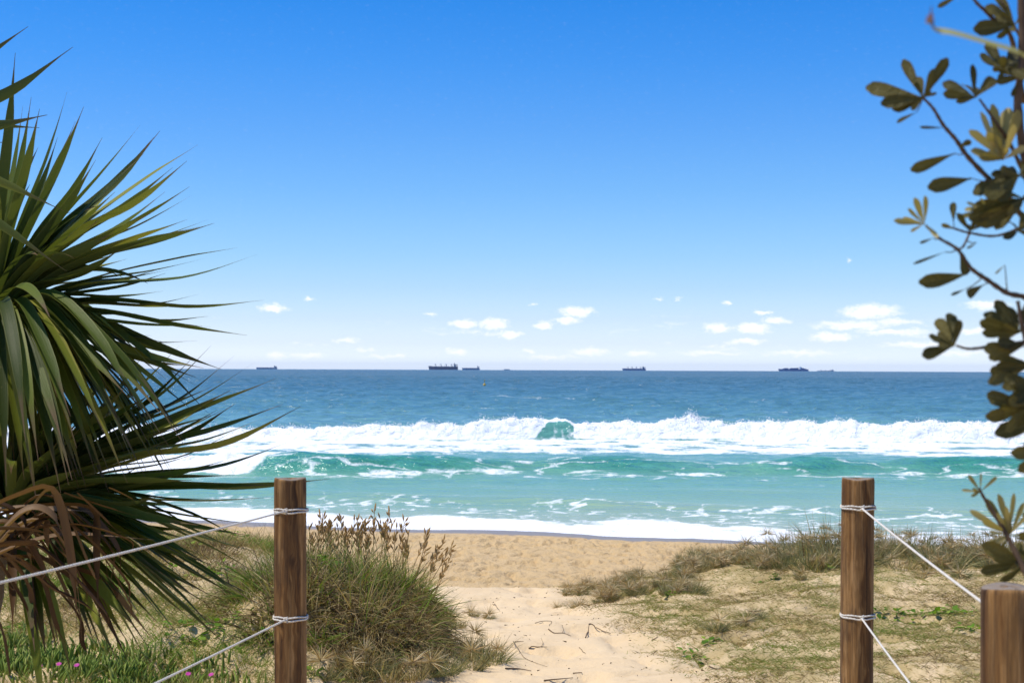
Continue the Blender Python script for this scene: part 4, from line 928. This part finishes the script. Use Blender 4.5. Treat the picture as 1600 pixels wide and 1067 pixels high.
stem([(1694,590),(1640,534),(1600,535),(1550,541),(1515,545),(1494,540)], .006, .0025)
stem([(1618,345),(1560,368),(1515,364),(1490,357),(1474,354)], .0035, .0022)
stem([(1515,364),(1505,385),(1496,390)], .003, .0025)
stem([(1700,900),(1650,700),(1625,600),(1600,520),(1590,470)], .012, .004)
stem([(1735,1100),(1650,1000),(1605,900),(1575,840),(1552,800),(1536,775),(1530,762)], .010, .003, 2.6, 0, 'branch', -.18)
# whorls and single leaves, traced in place
whorl((1442,153), [(1353,137),(1410,97),(1478,92),(1380,160),(1398,172),(1456,133),(1436,118),(1462,112)], w=1.05)
bleaf((1498,232), (1516,218), w=2.2); bleaf((1492,240), (1423,266), w=.9); bleaf((1518,279), (1455,292), w=1.0); bleaf((1476,200), (1437,199), w=.5); bleaf((1432,176), (1400,191), w=.7)
whorl((1524,153), [(1471,146),(1474,128),(1516,104),(1558,116),(1500,150)], w=1.05)
whorl((1570,110), [(1527,90),(1540,72),(1600,70),(1612,120),(1560,125)], w=1.5); whorl((1585,40), [(1527,45),(1545,8),(1560,-10),(1610,10),(1560,60)], w=1.2)
bleaf((1500,-8), (1465,12), w=.9)
whorl((1600,120), [(1560,105),(1580,150),(1640,110),(1556,128)], w=1.2)
whorl((1567,250), [(1525,180),(1545,168),(1575,168),(1592,172),(1518,236),(1530,245),(1515,203),(1555,190),(1585,195),(1600,230),(1550,225),(1560,215)], young=True, w=1.3)
whorl((1592,275), [(1520,298),(1535,312),(1560,318),(1610,240),(1640,300),(1570,255)], w=1.15)
whorl((1600,310), [(1508,340),(1520,320),(1540,352),(1555,358),(1570,340),(1620,350),(1630,300)], w=1.0); whorl((1545,330), [(1505,325),(1512,316),(1530,312),(1500,338)], young=True, w=.9)
whorl((1515,362), [(1498,335),(1527,332),(1545,345),(1505,350)], w=.8); bleaf((1490,348), (1489,316), w=1.2); bleaf((1490,357), (1473,352), w=.8)
whorl((1590,362), [(1575,368),(1580,340),(1605,330),(1620,372)], w=1.1)
whorl((1444,350), [(1392,346),(1415,326),(1432,312),(1449,309),(1422,362),(1465,368),(1411,340)], w=1.0, young=True)
bleaf((1458,372), (1438,380), w=.7); bleaf((1476,394), (1426,413), w=.3); bleaf((1511,428), (1446,443), w=.9); bleaf((1500,400), (1510,430), w=1.5); bleaf((1537,445), (1508,463), w=1.3); bleaf((1508,452), (1486,461), w=.4); bleaf((1526,379), (1511,389), w=1.0)
bleaf((1570,414), (1555,428), w=.6, young=True)
whorl((1491,540), [(1488,485),(1463,495),(1448,527),(1436,557),(1500,500)], w=1.05)
whorl((1592,520), [(1528,498),(1557,470),(1580,472),(1612,470),(1535,520),(1545,488),(1630,500)], w=1.05); whorl((1600,540), [(1533,548),(1545,560),(1560,535),(1620,560)], w=1.15)
whorl((1612,570), [(1545,587),(1560,575),(1545,600),(1560,560)], w=1.1); whorl((1618,600), [(1563,606),(1575,590),(1590,620),(1570,625)], w=1.15)
whorl((1612,632), [(1540,622),(1545,655),(1565,672),(1560,640),(1590,680),(1580,610)], w=1.15); whorl((1640,655), [(1562,674),(1590,668),(1600,640)], w=1.0)
whorl((1640,708), [(1586,708),(1598,690),(1590,736),(1600,722)], w=1.0)
for a, b in (((1442,153),(1432,176)),((1508,240),(1492,240)),((1549,283),(1518,279)),((1467,372),(1458,372)),((1496,390),(1476,394)),((1535,434),(1508,452)),((1545,438),(1537,445)),((1510,376),(1526,379)),((1574,458),(1570,414)),((1517,419),(1511,428)),((1491,354),(1490,348))):
    stem([a, ((a[0]+b[0])/2, (a[1]+b[1])/2+2), b], .0016, .0010, BD, 0, 'leaf_stalk', 0)
# the lower, paler sprays in front of the near post
whorl((1532,768), [(1503,765),(1513,742),(1530,740),(1556,745),(1520,775)], young=True, d=2.6, w=1.1)
whorl((1578,835), [(1515,795),(1540,782),(1560,772),(1580,770),(1600,785),(1535,812),(1545,830),(1610,800),(1555,800),(1575,800),(1590,810),(1560,845),(1598,845),(1540,850),(1570,790)], young=True, d=2.6, w=1.0)
whorl((1600,880), [(1532,893),(1552,872),(1570,910),(1545,855),(1620,850)], d=2.6, w=1.0)
whorl((1640,860), [(1590,830),(1585,870),(1600,800)], d=2.6, w=1.0)
# more of the tree beyond the frame
for c in LATE:
    a = random.uniform(0, 6.28); whorl(c, [(c[0]+72*math.cos(a+j*1.05), c[1]+72*math.sin(a+j*1.05)) for j in range(5)], d=2.44)
for k in range(26):
    u = random.uniform(.2, 1); y = 1100-1200*u; c = (1690+random.uniform(-20, 160), y); a = random.uniform(0, 6.28); whorl(c, [(c[0]+75*math.cos(a+j*1.3), c[1]+75*math.sin(a+j*1.3)) for j in range(2)], d=2.35+random.uniform(-.25, .3))
# strap leaf with a curled purple tip, reaching in from a shoot outside the frame
m_strap, t = mat_new('pale_strap_leaf'); al = t.attr('along')
finish(t, leafy(t, t.ramp(al, [(0, (.24, .25, .08)), (.62, (.34, .33, .12)), (.80, (.22, .14, .09)), (1, (.16, .07, .10))]), .25, .45, .3))
sb = Vector((1.1, 1.55, gz(1.1, 1.55))); e = thing('pandanus_shoot', 'pale yellow green strap leaf with curled purple tip crossing the top right corner', 'plant', sb)
v, q = tube(catmull([(0, 0, -.1), (.05, 0, 1.0), (0, 0, 2.0)], 16), np.linspace(.035, .022, 16), 10); link('stem', np_mesh('stem', v, q, m_trunk), e)
strap_leaf(e, [tuple(sb+Vector((0, 0, 1.98))), tuple(P(1700,110,1.5)), tuple(P(1590,84,1.47)), tuple(P(1500,58,1.45)), tuple(P(1462,50,1.45)), tuple(P(1454,34,1.45)), tuple(P(1457,8,1.45))], .024, m_strap, thread=.05, K=30, roll0=.5)

for k in range(20):
    a = random.uniform(-1.4, 1.4); el_ = random.uniform(-.2, 1.3); d = Vector((math.cos(a)*math.cos(el_), math.sin(a)*math.cos(el_), math.sin(el_))); h = sb+Vector((0, 0, 1.97)); L = random.uniform(.4, .75)
    strap_leaf(e, [tuple(h), tuple(h+d*L*.5+Vector((0, 0, .08))), tuple(h+d*L-Vector((0, 0, .15)))], .03, m_pand, twist=random.uniform(-.5, .5))
# ------------------------------------------------------------------ sea air
m_haze = bpy.data.materials.new('sea_haze'); m_haze.use_nodes = True; t = NT(m_haze.node_tree); t.n.clear()
pv = t.new('ShaderNodeVolumePrincipled'); pv.inputs['Color'].default_value = (.58, .76, 1, 1); pv.inputs['Density'].default_value = HAZE; pv.inputs['Anisotropy'].default_value = .2
t.l.new(pv.outputs[0], t.new('ShaderNodeOutputMaterial').inputs['Volume'])
bm = bmesh.new(); box_bm(bm, -26000, 26000, -500, 17000, -64, 62)
tag(link('haze', bm_mesh('haze', bm, m_haze)), 'thin pale sea haze over the whole bay', 'haze', kind='stuff')
